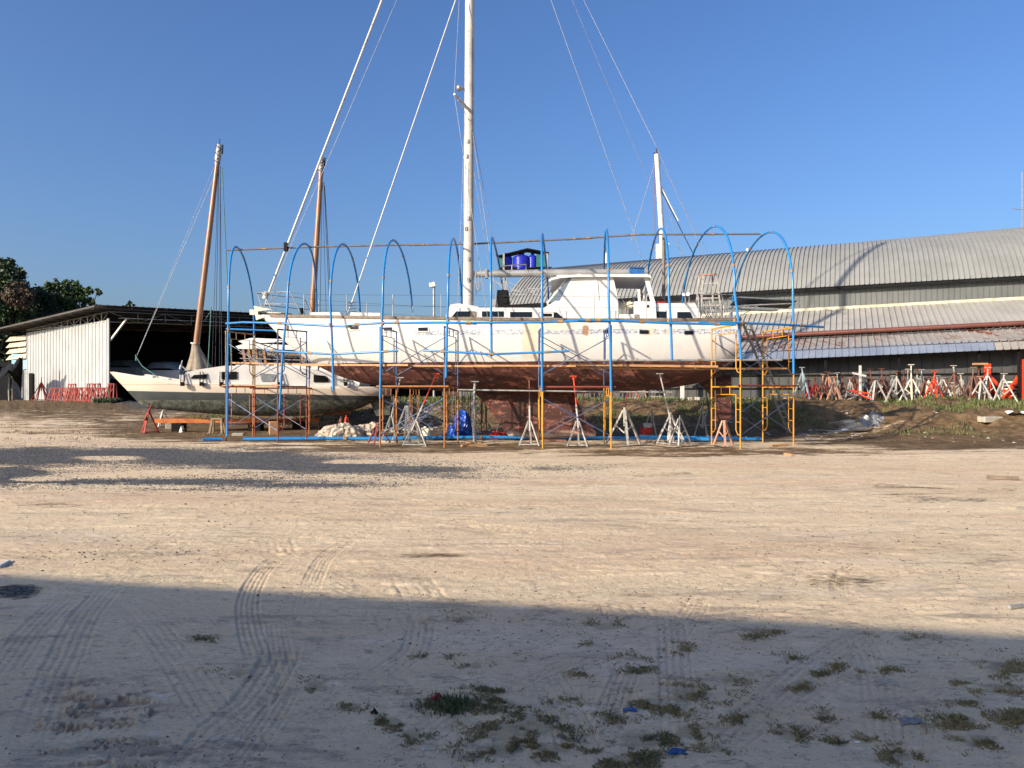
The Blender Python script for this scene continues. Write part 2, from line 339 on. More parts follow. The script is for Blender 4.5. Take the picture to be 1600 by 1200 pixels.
def make_ground():
    th = np.concatenate([np.linspace(-180, -44, 34)[:-1], np.linspace(-44, 44, 980), np.linspace(44, 180, 34)[1:]])
    r = np.concatenate([[.6, 1.1, 1.6, 2.1], np.geomspace(2.5, 45, 860), np.geomspace(45, 3500, 90)[1:]])
    T, RR = np.meshgrid(np.radians(th), r); x = np.sin(T)*RR; y = np.cos(T)*RR
    nx = x.ravel(); ny = y.ravel(); z = hbase(nx, ny)
    nearm = 1-ss(60, 120, RR.ravel())
    z += nearm*(fbm(nx*.35, ny*1.1, 1, 3)*.035+fbm(nx*.9, ny*4.5, 2, 4)*.011+fbm(nx*14, ny*14, 3, 3)*.006)
    z += nearm*np.clip(fbm(nx*2.2+40, ny*9, 12, 4)-.24, 0, .2)*.05
    z -= 0
    bank = ss(.15, .7, hbase(nx, ny)); z += bank*(fbm(nx*2.4, ny*2.4, 4, 4)*.09)
    px, py = ppx(nx, ny); front = (ny > 2)
    # tracks
    groove_shade = np.zeros_like(z)
    for path, w, dep, lug in TR:
        w *= .72
        wp = [(X(a, EYE*F/(b-HY)), EYE*F/(b-HY)) for a, b in path]; wp = smoothpath(wp, 6)
        xs = [p[0] for p in wp]; ys = [p[1] for p in wp]
        m = np.where((nx > min(xs)-w) & (nx < max(xs)+w) & (ny > min(ys)-w) & (ny < max(ys)+w) & front)[0]
        if not len(m): continue
        d, arc, L = polyD(wp, nx[m], ny[m]); a = np.abs(d)/(w/2)
        core = 1-ss(.85, 1.08, a); rim = np.exp(-((a-1.12)/.16)**2)
        ribs = 1-(.5+.5*np.cos(d/w*2*math.pi*4.5))**2.5
        lugp = .5+.5*np.sin(arc*2*math.pi/.075+np.abs(d)/w*7)
        brk = .3+.7*ss(-.3, .2, fbm(arc*1.1, d*1.5+path[0][0], 9, 3)+.05)
        ends = ss(0, .22*L, arc)*ss(0, .22*L, L-arc)
        prof = -core*(.12+.9*(1-ribs)*(1-lug*.4)+.55*lug*lugp*(a > .25))+rim*.22
        z[m] += .56*dep*(prof+core*fbm(nx[m]*16, ny[m]*16, 77, 2)*.9)*brk*ends; groove_shade[m] = np.maximum(groove_shade[m], np.clip(core*((1-ribs)*.95+lug*lugp*.35), 0, 1)*brk*ends)
    # churned lug prints bottom left
    lg = np.exp(-(((px-165)/110)**2+((py-1130)/75)**2)**2)*front
    wx = fbm(nx*5, ny*5, 21, 3)
    lb_ = fbm(nx*4.2+.6*wx, ny*17-nx*3, 22, 3); shard = ss(.06, .13, lb_)*ss(.42, .2, lb_)
    z += lg*(-.032*ss(.05, .11, lb_)+.016*ss(-.12, .04, lb_))
    lgc = lg*shard
    # masks
    g = np.zeros_like(z)
    for a, b, rx, ry, s in GRAV: g = np.maximum(g, s*np.exp(-(((px-a)/rx)**2+((py-b)/ry)**2)**1.5)*front)
    for a, b, rx, ry in HOLES: g *= 1-.95*np.exp(-(((px-a)/rx)**2+((py-b)/ry)**2)**1.5)
    g = np.clip(g+fbm(nx*.8, ny*1.6, 41, 4)*.35*(g > .03), 0, 1)
    dirt_shade = np.zeros_like(z)
    for a, b, rx, ry, s in [(130,645,260,24,.78),(420,672,330,23,.95),(200,676,240,7,.55),(700,700,420,12,.7),(1100,705,420,12,.6),(1500,690,300,16,.9),(100,668,160,6,.5),(560,660,200,25,1.0),(800,655,420,34,1.3),(1150,655,240,36,1.3),(1450,765,220,18,.33),(150,790,200,10,.3),(700,870,200,6,.3)]:  # brown dirt zones; those below the hull also put its shade into the colour
        dirt_shade = np.maximum(dirt_shade, s*np.exp(-(((px-a)/rx)**2+((py-b)/ry)**2)**2)*front)
    dirt_shade = np.maximum(dirt_shade, bank*.95)
    grs = np.zeros_like(z)
    for a, b, rx, ry in TUFT: grs = np.maximum(grs, np.exp(-(((px-a)/rx)**2+((py-b)/(ry*1.1))**2))*front)
    nr, nt = x.shape; i = np.arange(nr*nt).reshape(nr, nt)
    q = np.stack([i[:-1, :-1], i[1:, :-1], i[1:, 1:], i[:-1, 1:]], -1).reshape(-1, 4)[:, ::-1]
    V = np.stack([nx, ny, z], 1); V = np.vstack([V, [[0, 0, 0]]])
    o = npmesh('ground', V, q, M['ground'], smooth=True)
    # (small hole under the camera closed by a fan)
    me = o.data
    for nm, arr in (('gravel', g), ('dirt_shade', dirt_shade), ('tuft', grs), ('lug', lgc), ('track', groove_shade)):
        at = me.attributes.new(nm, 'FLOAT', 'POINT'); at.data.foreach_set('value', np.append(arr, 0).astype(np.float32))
    o['kind'] = 'structure'; return o
TUFT = [(375,1048,26,7),(495,1070,26,9),(318,998,16,4),(555,1098,18,8),(610,1125,26,9),(645,1143,22,12),(700,1103,38,14),(780,1100,40,15),(577,1017,12,5),(660,1025,14,5),(700,1025,16,4),(730,968,22,5),(465,973,12,4),
 (740,1038,20,6),(770,1075,28,7),(790,1140,55,20),(780,1168,50,16),(835,1135,45,18),(945,981,32,9),(920,1008,12,5),(990,1026,24,6),(1000,1045,24,8),(1065,1013,18,8),(910,1050,18,6),(1010,1098,32,12),(1080,1085,60,18),
 (1060,1107,18,7),(1232,1028,16,6),(1250,1070,16,6),(1282,1052,20,5),(1310,1040,14,5),(1342,1053,9,7),(1390,1045,20,5),(1150,1120,17,7),(1235,1140,24,13),(1285,1116,15,10),(1310,1155,22,8),(1350,1148,16,7),(1365,1115,20,6),
 (1410,1173,24,12),(1510,1066,20,6),(1570,1040,45,14),(1560,1075,45,12),(1510,1095,16,6),(1500,1125,36,16),(1000,1150,50,18),(1075,1140,30,12),(980,1182,55,14),(1110,1165,30,8),(860,1165,45,12),(1530,1155,30,12),(1590,1120,30,14),
 (1180,995,20,5),(1420,995,30,6),(1210,990,14,4),(880,1095,18,6),(1140,1060,25,8),(640,1080,14,6),(950,1120,20,6),(130,1090,10,4)]
def ground_mat():
    m, t, b = nodes('sandy_yard_ground'); k = NT(t, 'Object')
    def attr(n):
        a = k.n('ShaderNodeAttribute'); a.attribute_name = n; return a.outputs['Fac']
    sand = k.mix(k.ramp(k.noise(.22, 5, .6, (.6, 1.6, 1)), .35, .65), (.66, .54, .365), (.585, .45, .295))
    sand = k.mix(k.math('MULTIPLY', k.ramp(k.noise(.5, 4, .65, (.25, 1.3, 1), 9), .52, .68), .45), sand, (.56, .38, .26))
    sand = k.mix(k.math('MULTIPLY', k.ramp(k.noise(.8, 5, .7, (.3, 1.4, 1), 4), .5, .7), .45), sand, (.66, .57, .45))
    clu = k.ramp(k.noise(.45, 4, .7, (.4, 1.5, 1), 21), .42, .62)
    sand = k.mix(k.math('MULTIPLY', k.math('MULTIPLY', k.ramp(k.noise(5.5, 8, .8, (.45, 1.1, 1), 22), .535, .60), clu), .75), sand, (.27, .215, .16))
    sand = k.mix(k.math('MULTIPLY', k.ramp(k.noise(9, 8, .85, (.6, 1.0, 1), 23), .575, .62), .6), sand, (.22, .175, .135))
    sand = k.mix(k.math('MULTIPLY', k.ramp(k.noise(7, 7, .8, (.5, 1.1, 1), 24), .56, .63), .6), sand, (.74, .63, .49))
    sand = k.mix(k.math('MULTIPLY', k.ramp(k.noise(3.0, 7, .75, (.3, 1, 1), 5), .53, .66), .6), sand, (.25, .205, .16))
    sand = k.mix(k.math('MULTIPLY', k.ramp(k.noise(26, 6, .85, (.6, 1, 1), 6), .55, .63), .65), sand, (.15, .12, .10))
    sand = k.mix(k.math('MULTIPLY', k.ramp(k.noise(60, 3, .7, None, 16), .60, .66), .4), sand, (.75, .66, .55))
    d = k.ramp(k.math('ADD', attr('dirt_shade'), k.math('MULTIPLY', k.math('SUBTRACT', k.noise(1.8, 7, .75, (.35, 1, 1), 2), .5), 2.2)), .38, .68)
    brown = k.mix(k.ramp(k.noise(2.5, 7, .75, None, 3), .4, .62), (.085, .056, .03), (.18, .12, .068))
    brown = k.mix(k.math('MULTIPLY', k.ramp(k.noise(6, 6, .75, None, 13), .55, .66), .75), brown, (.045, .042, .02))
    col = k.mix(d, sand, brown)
    gm = k.ramp(k.math('ADD', attr('gravel'), k.math('MULTIPLY', k.math('SUBTRACT', k.noise(16, 6, .75, (.6, 1, 1), 7), .5), 1.5)), .36, .72)
    vor = k.n('ShaderNodeTexVoronoi'); vor.inputs['Scale'].default_value = 26; k.link(k.co, vor.inputs['Vector'])
    grav = k.mix(k.ramp(k.noise(30, 3, .8, None, 8), .4, .65), (.055, .058, .064), (.15, .15, .152))
    col = k.mix(gm, col, grav)
    tf = k.ramp(k.math('ADD', attr('tuft'), k.math('MULTIPLY', k.math('SUBTRACT', k.noise(12, 5, .75, None, 11), .5), 1.2)), .5, .85)
    col = k.mix(k.math('MULTIPLY', tf, .42), col, (.17, .145, .08))
    col = k.mix(k.math('MULTIPLY', attr('track'), .18), col, (.27, .21, .155))  # groove shade of the tyre tracks put into the sand colour
    lg = attr('lug')
    col = k.mix(k.math('MULTIPLY', lg, .8), col, (.2, .135, .105))
    k.link(col, b.inputs['Base Color']); b.inputs['Roughness'].default_value = .95
    b.inputs['Specular IOR Level'].default_value = .15
    n1 = k.bump(k.noise(22, 6, .75), .55, .035, b); n2 = k.bump(k.noise(90, 4, .8), .5, .012, b, n1)
    h = k.math('MULTIPLY', vor.outputs['Distance'], gm); k.bump(h, .9, .05, b, n2)
    return m
M['ground'] = ground_mat()
make_ground()

def scatter(name, pts, sizes, material, flat=.7):
    n = len(pts); base = np.array([(1, 0, 0), (-.5, .87, 0), (-.5, -.87, 0), (.3, .4, .8), (-.4, .1, .75), (0, 0, -.7)])
    fc = np.array([(0, 1, 3), (1, 4, 3), (1, 2, 4), (2, 0, 3), (2, 3, 4), (1, 0, 5), (2, 1, 5), (0, 2, 5)])
    an = RNG.rand(n)*6.28; c, s = np.cos(an), np.sin(an); jit = 1+(RNG.rand(n, 6, 3)-.5)*.7
    b = base[None]*jit; xx = b[..., 0]*c[:, None]-b[..., 1]*s[:, None]; yy = b[..., 0]*s[:, None]+b[..., 1]*c[:, None]
    v = np.stack([xx, yy, b[..., 2]*flat], -1)*sizes[:, None, None]+pts[:, None, :]
    f = fc[None]+(np.arange(n)*6)[:, None, None]
    return npmesh(name, v.reshape(-1, 3), f.reshape(-1, 3), material)
def gpts(px, py):
    D = EYE*F/(py-HY); x = X(px, D); z = hbase(x, D)+fbm(x*.35, D*1.1, 1, 3)*.035+fbm(x*.9, D*4.5, 2, 4)*.011; return np.stack([x, D, z], 1)
# gravel stones
P_ = []
for a, b, rx, ry, s in GRAV[:13]:
    n = int(rx*ry*7*s**2.5); q = np.stack([a+RNG.randn(n)*rx*.75, b+RNG.randn(n)*ry*.75], 1); q = q[(q[:, 1] > 640)]; P_.append(q)
q = np.vstack(P_); keep = np.ones(len(q), bool)
for a, b, rx, ry in HOLES: keep &= (((q[:, 0]-a)/rx)**2+((q[:, 1]-b)/ry)**2 > 1) | (RNG.rand(len(q)) < .12)
q = q[keep]; g = gpts(q[:, 0], q[:, 1])
tag(scatter('gravel', g, .008+RNG.rand(len(g))**2*.013, mat('grey_gravel', (.115, .12, .13), (.045, .048, .054), 9, .85)), 'loose dark grey gravel strewn over the sand', 'gravel', kind='stuff')
# loose pebbles and clods
q = np.stack([RNG.rand(34000)*1700-50, 655+RNG.rand(34000)**1.2*545], 1)
g = gpts(q[:, 0], q[:, 1]); kp = fbm(g[:, 0]*.7, g[:, 1]*1.5, 61, 3) > RNG.rand(len(g))*.7-.15; g = g[kp]
tag(scatter('pebbles', g, (.003+RNG.rand(len(g))**4*.018)*np.clip(g[:, 1]/8, .3, 1), mat('sandy_clods', (.22, .17, .125), (.10, .08, .06), 5, .95)), 'small clods and pebbles scattered over the yard', 'pebbles', kind='stuff')
# rubble chips on the bank (white and pale)
n = 520; u = RNG.rand(n)*30-24; v = -9.6+RNG.rand(n)*8.2
v = np.where(RNG.rand(n) < .45, -8.6+RNG.randn(n)*.8, v)
x = SO.x+SA.x*u+SN.x*v; y = SO.y+SA.y*u+SN.y*v
g = np.stack([x, y, hbase(x, y)+.02], 1)
tag(scatter('rubble', g, .015+RNG.rand(n)**5*.10, M['stone'], .5), 'pale broken rubble chips littering the earth bank', 'rubble', kind='stuff')
n = 260; px_ = 600+RNG.rand(n)*150; D_ = 29+RNG.rand(n)*11
x = X(px_, D_); g = np.stack([x, D_, hbase(x, D_)+.02], 1)
tag(scatter('rubble', g, .04+RNG.rand(n)**3*.2, M['stone'], .6), 'pale rubble heap seen beneath the yacht hull', 'rubble', kind='stuff')

def blades(name, g, hmin, hmax, wid, material, lean=.6):
    n = len(g); an = RNG.rand(n)*6.28; h = hmin+RNG.rand(n)*(hmax-hmin); l = RNG.rand(n)*lean*h; a2 = an+1.57+RNG.randn(n)*.5
    dx, dy = np.cos(an)*wid, np.sin(an)*wid
    v0 = g+np.stack([dx, dy, -.005+0*h], 1); v1 = g+np.stack([-dx, -dy, -.005+0*h], 1)
    v2 = g+np.stack([np.cos(a2)*l*.35+dx*.6, np.sin(a2)*l*.35+dy*.6, h*.6], 1)
    v3 = g+np.stack([np.cos(a2)*l, np.sin(a2)*l, h], 1)
    V = np.stack([v0, v1, v2, v3], 1).reshape(-1, 3); i = np.arange(n)*4
    f = np.vstack([np.stack([i, i+1, i+2], 1), np.stack([i+1, i+3, i+2], 1)])
    return npmesh(name, V, f, material)
grass_dry = mat('dry_olive_grass', (.24, .19, .09), (.13, .13, .055), 1.6, .8)
grass_green = mat('bank_green_grass', (.06, .10, .025), (.12, .12, .04), .8, .8)
P_ = []
for a, b, rx, ry in TUFT:
    n = int(min(2200, 60+rx*ry*3.0)); P_.append(np.stack([a+RNG.randn(n)*rx*.75, b+RNG.randn(n)*ry*.7], 1))
q = np.vstack(P_); q = q[q[:, 1] > 700]; g = gpts(q[:, 0], q[:, 1]); kp = fbm(g[:, 0]*11, g[:, 1]*11, 71, 3) > .05
g = g[kp]
tag(blades('grass', g, .004, .017, .0026, grass_dry, 2.2), 'sparse dry grass tufts creeping over the shaded sand', 'grass', kind='stuff')
# bank grass
n = 60000; u = RNG.rand(n)*46-34; v = -8.2+RNG.rand(n)**.6*8.0
x = SO.x+SA.x*u+SN.x*v; y = SO.y+SA.y*u+SN.y*v
den = ss(-.13, .12, fbm(u*.45, v*.5, 81, 3)+.30*ss(-3.6, -1.6, v)-.02)
kp = RNG.rand(n) < den; g = np.stack([x, y, hbase(x, y)+fbm(x*2.4, y*2.4, 4, 4)*.06], 1)[kp]
tag(blades('grass', g, .05, .2, .022, grass_green), 'green weedy grass along the top of the earth bank', 'grass', kind='stuff')
n = 16000; px_ = RNG.rand(n)*640; D_ = 24+RNG.rand(n)*32; x = X(px_, D_)
kp = (fbm(x*.3, D_*.5, 91, 3) > .12); g = np.stack([x, D_, hbase(x, D_)], 1)[kp]
tag(blades('grass', g, .03, .10, .012, mat('straw_grass', (.19, .14, .06), (.12, .11, .045), 1, .85)), 'straw coloured grass on the ground round the catamaran', 'grass', kind='stuff')

# ------------------------------------------------------------------ corrugated sheets
def ribbed(A, B, prof, pitch, nrm_up, rib=.035, w=(.80, .84, .91, .95)):
    """sheet ruled between the polylines prof(0..1); A->B runs across the ribs. prof: list of (offset vec from A-line)."""
    A = Vector(A); B = Vector(B); L = (B-A).length; n = max(2, int(round(L/pitch))); m = MB(); t = (B-A).normalized()
    us = []; hs = []
    for i in range(n):
        for f, h in ((0, 0), (w[0], 0), (w[1], 1), (w[2], 1), (w[3], 0)):
            us.append((i+f)/n); hs.append(h*rib)
    us.append(1); hs.append(0); K = len(prof); vs = []; fs = []
    for j, off in enumerate(prof):
        o0 = off[0] if isinstance(off, tuple) else off; o1 = off[1] if isinstance(off, tuple) else off
        pj = prof[min(j+1, K-1)]; pi = prof[max(j-1, 0)]
        pj = pj[0] if isinstance(pj, tuple) else pj; pi = pi[0] if isinstance(pi, tuple) else pi
        d = (Vector(pj)-Vector(pi)).normalized(); nn = t.cross(d).normalized()
        if nn.dot(nrm_up) < 0: nn = -nn
        for u, h in zip(us, hs):
            vs.append(A.lerp(B, u)+Vector(o0).lerp(Vector(o1), u)+nn*h)
    W = len(us)
    for j in range(K-1):
        for i in range(W-1): fs.append((j*W+i, j*W+i+1, (j+1)*W+i+1, (j+1)*W+i))
    return m.add(vs, fs)
# ------------------------------------------------------------------ long barrel-roofed shed on the right
def SW(u, v, z): return SO+SA*u+SN*v+Vector((0, 0, z))
def su(px, v):       # u on the line v=const under pixel column px
    k = (px-800)/F; p = SO+SN*v; return (k*p.y-p.x)/(SA.x-k*SA.y)
def sz_(px, py, v):
    D = SW(su(px, v), v, 0).y; return EYE+(HY-py)/F*D
shed = thing('storage_shed', 'long grey metal shed with curved barrel roof and lean-to above the bank', 'shed', SW(0, 0, 1.15))
U0, U1 = su(790, 6.3), 24.0
def line2(pxa, pya, pxb, pyb, v):   # z at U0 and U1 from two photo points
    ua, ub = su(pxa, v), su(pxb, v); za, zb = sz_(pxa, pya, v), sz_(pxb, pyb, v); s = (zb-za)/(ub-ua)
    s *= .92
    zm = (za+zb)/2; um = (ua+ub)/2
    return zm+s*(U0-um), zm+s*(U1-um)
eave = line2(1240, 451, 1590, 431, 5.9); wallb = line2(1240, 487, 1590, 468, 6.4)
ltop = wallb; lbrk = line2(1240, 525, 1590, 507, 2.4); lrust = line2(1240, 546, 1590, 530, -.62); leav = line2(1240, 561, 1590, 545, -1.3)
A0 = SW(U0, 5.9, 0); B0 = SW(U1, 5.9, 0)
# barrel arc
half = 8.3; rise = 3.75; RRad = (half*half+rise*rise)/(2*rise); a0 = math.asin(half/RRad)
prof = []
for j in range(29):
    a = -a0+2*a0*j/28; vv = half+RRad*math.sin(a); zz = RRad*math.cos(a)-(RRad-rise)
    prof.append((SN*vv+Vector((0, 0, eave[0]+zz*.88)), SN*vv+Vector((0, 0, eave[1]+zz*1.0))))
roof = ribbed(A0, B0, prof, .235, Vector((0, 0, 1)), .055).build('barrel_roof', M['barrel'], shed)
# underside fascia strip of barrel eave
MB().beam(SW(U0, 6.0, eave[0]-.10), SW(U1, 6.0, eave[1]-.10), .08, .10).build('eave_beam', M['dark'], shed)
def vwall(u0, u1, v, z0a, z0b, z1a, z1b, pitch, mt, nm, rib=.03):
    p = [(Vector((0, 0, z0a)), Vector((0, 0, z0b))), (Vector((0, 0, z1a)), Vector((0, 0, z1b)))]
    return ribbed(SW(u0, v, 0), SW(u1, v, 0), p, pitch, -SN, rib).build(nm, mt, shed)
vwall(U0, U1, 6.4, wallb[0]-.3, wallb[1]-.3, eave[0]+.4, eave[1]+.05, .25, M['wallg'], 'upper_wall')
MB().beam(SW(U0, 6.32, wallb[0]+.06), SW(U1, 6.32, wallb[1]+.05), .06, .15).build('flashing', M['cream'], shed)
def sl(v0, z0, v1, z1, A=U0, B=U1, pitch=.27, mt=None, nm='lean_to_roof', rib=.055):
    p = [(SN*0+Vector((0, 0, z0[0])), Vector((0, 0, z0[1]))), (SN*(v1-v0)+Vector((0, 0, z1[0])), SN*(v1-v0)+Vector((0, 0, z1[1])))]
    return ribbed(SW(A, v0, 0), SW(B, v0, 0), p, pitch, Vector((0, 0, 1)), rib).build(nm, mt, shed)
sl(2.2, lbrk, 6.38, ltop, mt=M['lean'])
dz = lambda a, k: (a[0]-k, a[1]-k)
mid = lambda f: tuple(leav[i]+(lbrk[i]-leav[i])*f for i in (0, 1))
zt = dz(lbrk, .10); sl(-.8, dz(lrust, .05), 2.45, zt, mt=M['leanrust'])
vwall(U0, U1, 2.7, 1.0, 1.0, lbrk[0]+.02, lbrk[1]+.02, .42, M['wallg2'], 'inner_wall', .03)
ub = su(1556, -1.3)
zb = lrust; zl = leav
def atu(z, u): f = (u-U0)/(U1-U0); return z[0]+(z[1]-z[0])*f
sl(-1.3, (zl[0], atu(zl, ub)), -.6, (zb[0]+.03, atu(zb, ub)+.03), U0, ub, mt=M['leanblue'], rib=.03)
sl(-1.25, (atu(zl, ub), zl[1]), -.6, (atu(zb, ub), zb[1]), ub+.02, U1, mt=M['leanrust'])
# drain pipe with collars
p0 = SW(U0, 1.75, lbrk[0]+.02); p1 = SW(U1, 1.75, lbrk[1]+.02)
dp = MB().tube([p0.lerp(p1, i/20) for i in range(21)], .105, 10).build('drain_pipe', M['pipe'], shed)
for i in range(26):
    a = p0.lerp(p1, (i+.5)/26); MB().tube([a-SA*.05, a+SA*.05], .12, 10).build('collar', M['pipe'], dp)
# lower wall, posts, cream plinth, end wall, back
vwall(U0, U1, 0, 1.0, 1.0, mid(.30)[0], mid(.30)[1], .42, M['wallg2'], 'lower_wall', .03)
rl = MB(); rl.beam(SW(U0, -.05, 2.35), SW(U1, -.05, 2.35), .05, .07); rl.beam(SW(U0, -.05, 1.75), SW(U1, -.05, 1.75), .05, .06); rl.build('wall_rail', M['black'], shed)
MB().beam(SW(U0, -.12, 1.2), SW(su(1290, 0), -.12, 1.2), .12, .22).build('plinth', M['concrete'], shed)
for px_ in (900, 1010, 1110, 1290, 1405, 1530, 1592):
    u = su(px_, -1.0); a = atu(leav, u); MB().beam(SW(u, -1.0, 1.0), SW(u, -1.0, a-.02), .09, .09).build('post', M['dark'], shed)
ew = MB(); poly = [SW(U0+.05, 0, .9), SW(U0+.05, 16.6+5.9, .9)]
for j in range(28, -1, -2): poly.append(SW(U0+.05, 0, 0)+prof[j][0]+SN*5.9-Vector((0, 0, .06)))
poly += [SW(U0+.05, 6.4, wallb[0]), SW(U0+.05, 0, mid(.42)[0]-.05)]
ew.prism(poly, SA*.1).build('end_wall', M['wallg'], shed)
vn_ = MB().lathe(SW(su(1168, 14), 14, eave[0]+rise-.1), [(.07, 0), (.07, .1), (.1, .12), (.1, .2), (.04, .24)], 12).build('roof_vent', M['gel'], shed)
# second roof dome further to the right edge (higher neighbour seen only as antenna)
an = MB().tube([P(1597, 360, 60), P(1597, 268, 60)], .03, 6); an.beam(P(1580, 326, 60), P(1599, 328, 60), .03, .05)
tag(an.build('antenna_mast', M['wire']), 'thin antenna mast rising over the barrel roof at the right edge', 'antenna')

# ------------------------------------------------------------------ left open shed
LC = Vector((X(170, 56), 56, 0)); LL = Vector((X(42, 66), 66, 0)); la = (LL-LC).normalized(); lb = Vector((-la.y*-1, la.x*-1, 0)); lb = Vector((.628, .778, 0)).normalized()
LEN = (LL-LC).length; W2 = 34.0
ls = thing('boat_shed', 'white corrugated boat shed with open dark front and truss roof', 'shed', (LC.x, LC.y, .84))
def L(a, b, z): return LC+la*a+lb*b+Vector((0, 0, z))
zC, zL = 6.9, 6.72
m_ = ribbed(L(0, 0, 0), L(LEN, 0, 0), [(Vector((0, 0, .7)), Vector((0, 0, .7))), (Vector((0, 0, zC)), Vector((0, 0, zL)))], .62, Vector((-.6, -.8, 0)), .055, (.5, .56, .84, .9))
m_.build('side_wall', M['wallw'], ls)
MB().beam(L(-.05, -.05, .75), L(-.05, -.05, zC+.1), .16, .16).build('corner_post', M['wallw'], ls)
# roof: falls from the open side towards the left
def rz_(a, b): return 7.80-.6*a/19+.42*b/12
rp = [(Vector((0, 0, 0)), Vector((0, 0, 0)))]
R0 = [L(-1.4, -1.6, rz_(-1.4, -1.6)), L(-1.4, W2, rz_(-1.4, W2)), L(20.5, W2, rz_(20.5, W2)), L(20.5, -1.6, rz_(20.5, -1.6))]
m = ribbed(R0[0], R0[1], [Vector((0, 0, 0)), R0[3]-R0[0]], .5, Vector((0, 0, 1)), .05); m.build('roof', M['roofd'], ls)
m = MB()
for i in range(13):
    b = -1.5+i*2.6; m.beam(L(-1.3, b, rz_(-1.3, b)-.1), L(20.4, b, rz_(20.4, b)-.1), .08, .1)
for i in range(12):
    a = -1+i*1.9; m.beam(L(a, -1.5, rz_(a, -1.5)-.2), L(a, W2, rz_(a, W2)-.2), .06, .08)
m.build('purlins', M['roofd'], ls)
m = MB()      # trusses: along open front and over the side wall
def truss(p, q, hp, hq, n):
    m.beam(p, q, .07, .07); a = Vector((0, 0, -hp)); b = Vector((0, 0, -hq)); m.beam(p+a, q+b, .07, .07)
    for i in range(n+1):
        t = i/n; u = p.lerp(q, t); w = u+a.lerp(b, t); m.beam(u, w, .05, .05)
        if i < n: m.beam(w if i % 2 else u, p.lerp(q, (i+1)/n)+(Vector() if i % 2 else a.lerp(b, (i+1)/n)), .04, .04)
truss(L(0, 0, rz_(0, 0)-.3), L(0, W2, rz_(0, W2)-.3), .75, .75, 16); truss(L(0, 0, rz_(0, 0)-.3), L(LEN, 0, rz_(LEN, 0)-.3), .72, .1, 13)
m.build('truss', M['greyjack'], ls)
m = ribbed(L(-1.6, .3, 6.92), L(-1.6, W2, 8.1), [Vector((0, 0, 0)), -la*-1.6+Vector((0, 0, .12))], .5, Vector((0, 0, 1)), .05)
m.build('front_canopy', M['wallw'], ls)
MB().beam(L(-.05, .1, 5.4), L(-1.5, .6, 6.9), .12, .12).build('canopy_strut', M['white'], ls)
# inside: back wall, far wall, left end
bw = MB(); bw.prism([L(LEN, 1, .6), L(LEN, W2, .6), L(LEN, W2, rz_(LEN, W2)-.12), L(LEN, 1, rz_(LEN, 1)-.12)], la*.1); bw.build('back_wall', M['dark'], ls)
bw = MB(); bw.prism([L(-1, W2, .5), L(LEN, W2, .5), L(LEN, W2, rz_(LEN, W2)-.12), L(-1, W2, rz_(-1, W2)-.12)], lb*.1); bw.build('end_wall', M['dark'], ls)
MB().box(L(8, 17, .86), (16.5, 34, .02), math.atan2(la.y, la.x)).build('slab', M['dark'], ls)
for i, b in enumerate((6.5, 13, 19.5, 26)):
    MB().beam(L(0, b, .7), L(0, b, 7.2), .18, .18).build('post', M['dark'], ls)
# louvres, blue sheet and door beyond the white wall
lv = L(LEN+.1, 0, 0)
for i in range(4):
    t0 = P(15, 527+i*9.5, 67.5); t1 = P(41, 524+i*9.5, 66.3); MB().prism([t0, t1, t1+Vector((.1, -.25, -.42)), t0+Vector((-.2, -.25, -.42))], (0, .05, .03)).build('louvre', M['louvre'], ls)
MB().beam(P(29, 560, 66.8)+Vector((0, 0, -1.2)), P(29.5, 560, 66.8)+Vector((0, 0, 3.0)), .2, .2)
MB().prism([P(18, 553, 67), P(42, 553, 66.4), P(42, 576, 66.4), P(18, 583, 67)], (0, .1, 0)).build('upper_panel', M['cyan'], ls)
MB().prism([P(18, 583, 67.1), P(42, 576, 66.5), P(42, 628, 66.5), P(20, 628, 67.1)], (0, .1, 0)).build('lower_panel', M['greyp'], ls)
MB().prism([P(45, 583, 65.2), P(51, 583, 64.7), P(51, 627, 64.7), P(45, 627, 65.2)], (0, .1, 0)).build('door', M['black'], ls)
# shade net at far left
n_ = MB()
g = []
for i in range(11):
    for j in range(7):
        u, v = i/10, j/6
        g.append(P(-10+45*u, (575-18*u*u)*(1-v)+v*(610-30*math.sin(u*3.14)+8*u)+3*math.sin(i*2), 60+1.2*math.sin(u*5+v*3)))
n_.add(g, [(i*7+j, i*7+j+1, (i+1)*7+j+1, (i+1)*7+j) for i in range(10) for j in range(6)], True)
o = thing('shade_net', 'dark shade net sagging between posts at the left edge', 'net', (X(10, 60), 60, .86)); n_.build('net', M['net'], o)
MB().tube([P(14, 628, 60), P(13, 590, 60)], .05, 6).build('pole', M['greyjack'], o); MB().tube([P(35, 622, 60), P(35, 557, 60)], .05, 6).build('pole', M['greyjack'], o)
MB().prism([P(-60, 560, 66), P(16, 566, 66), P(16, 632, 66), P(-60, 632, 66)], (0, .1, 0)).build('backing_sheet', M['dark'], o)
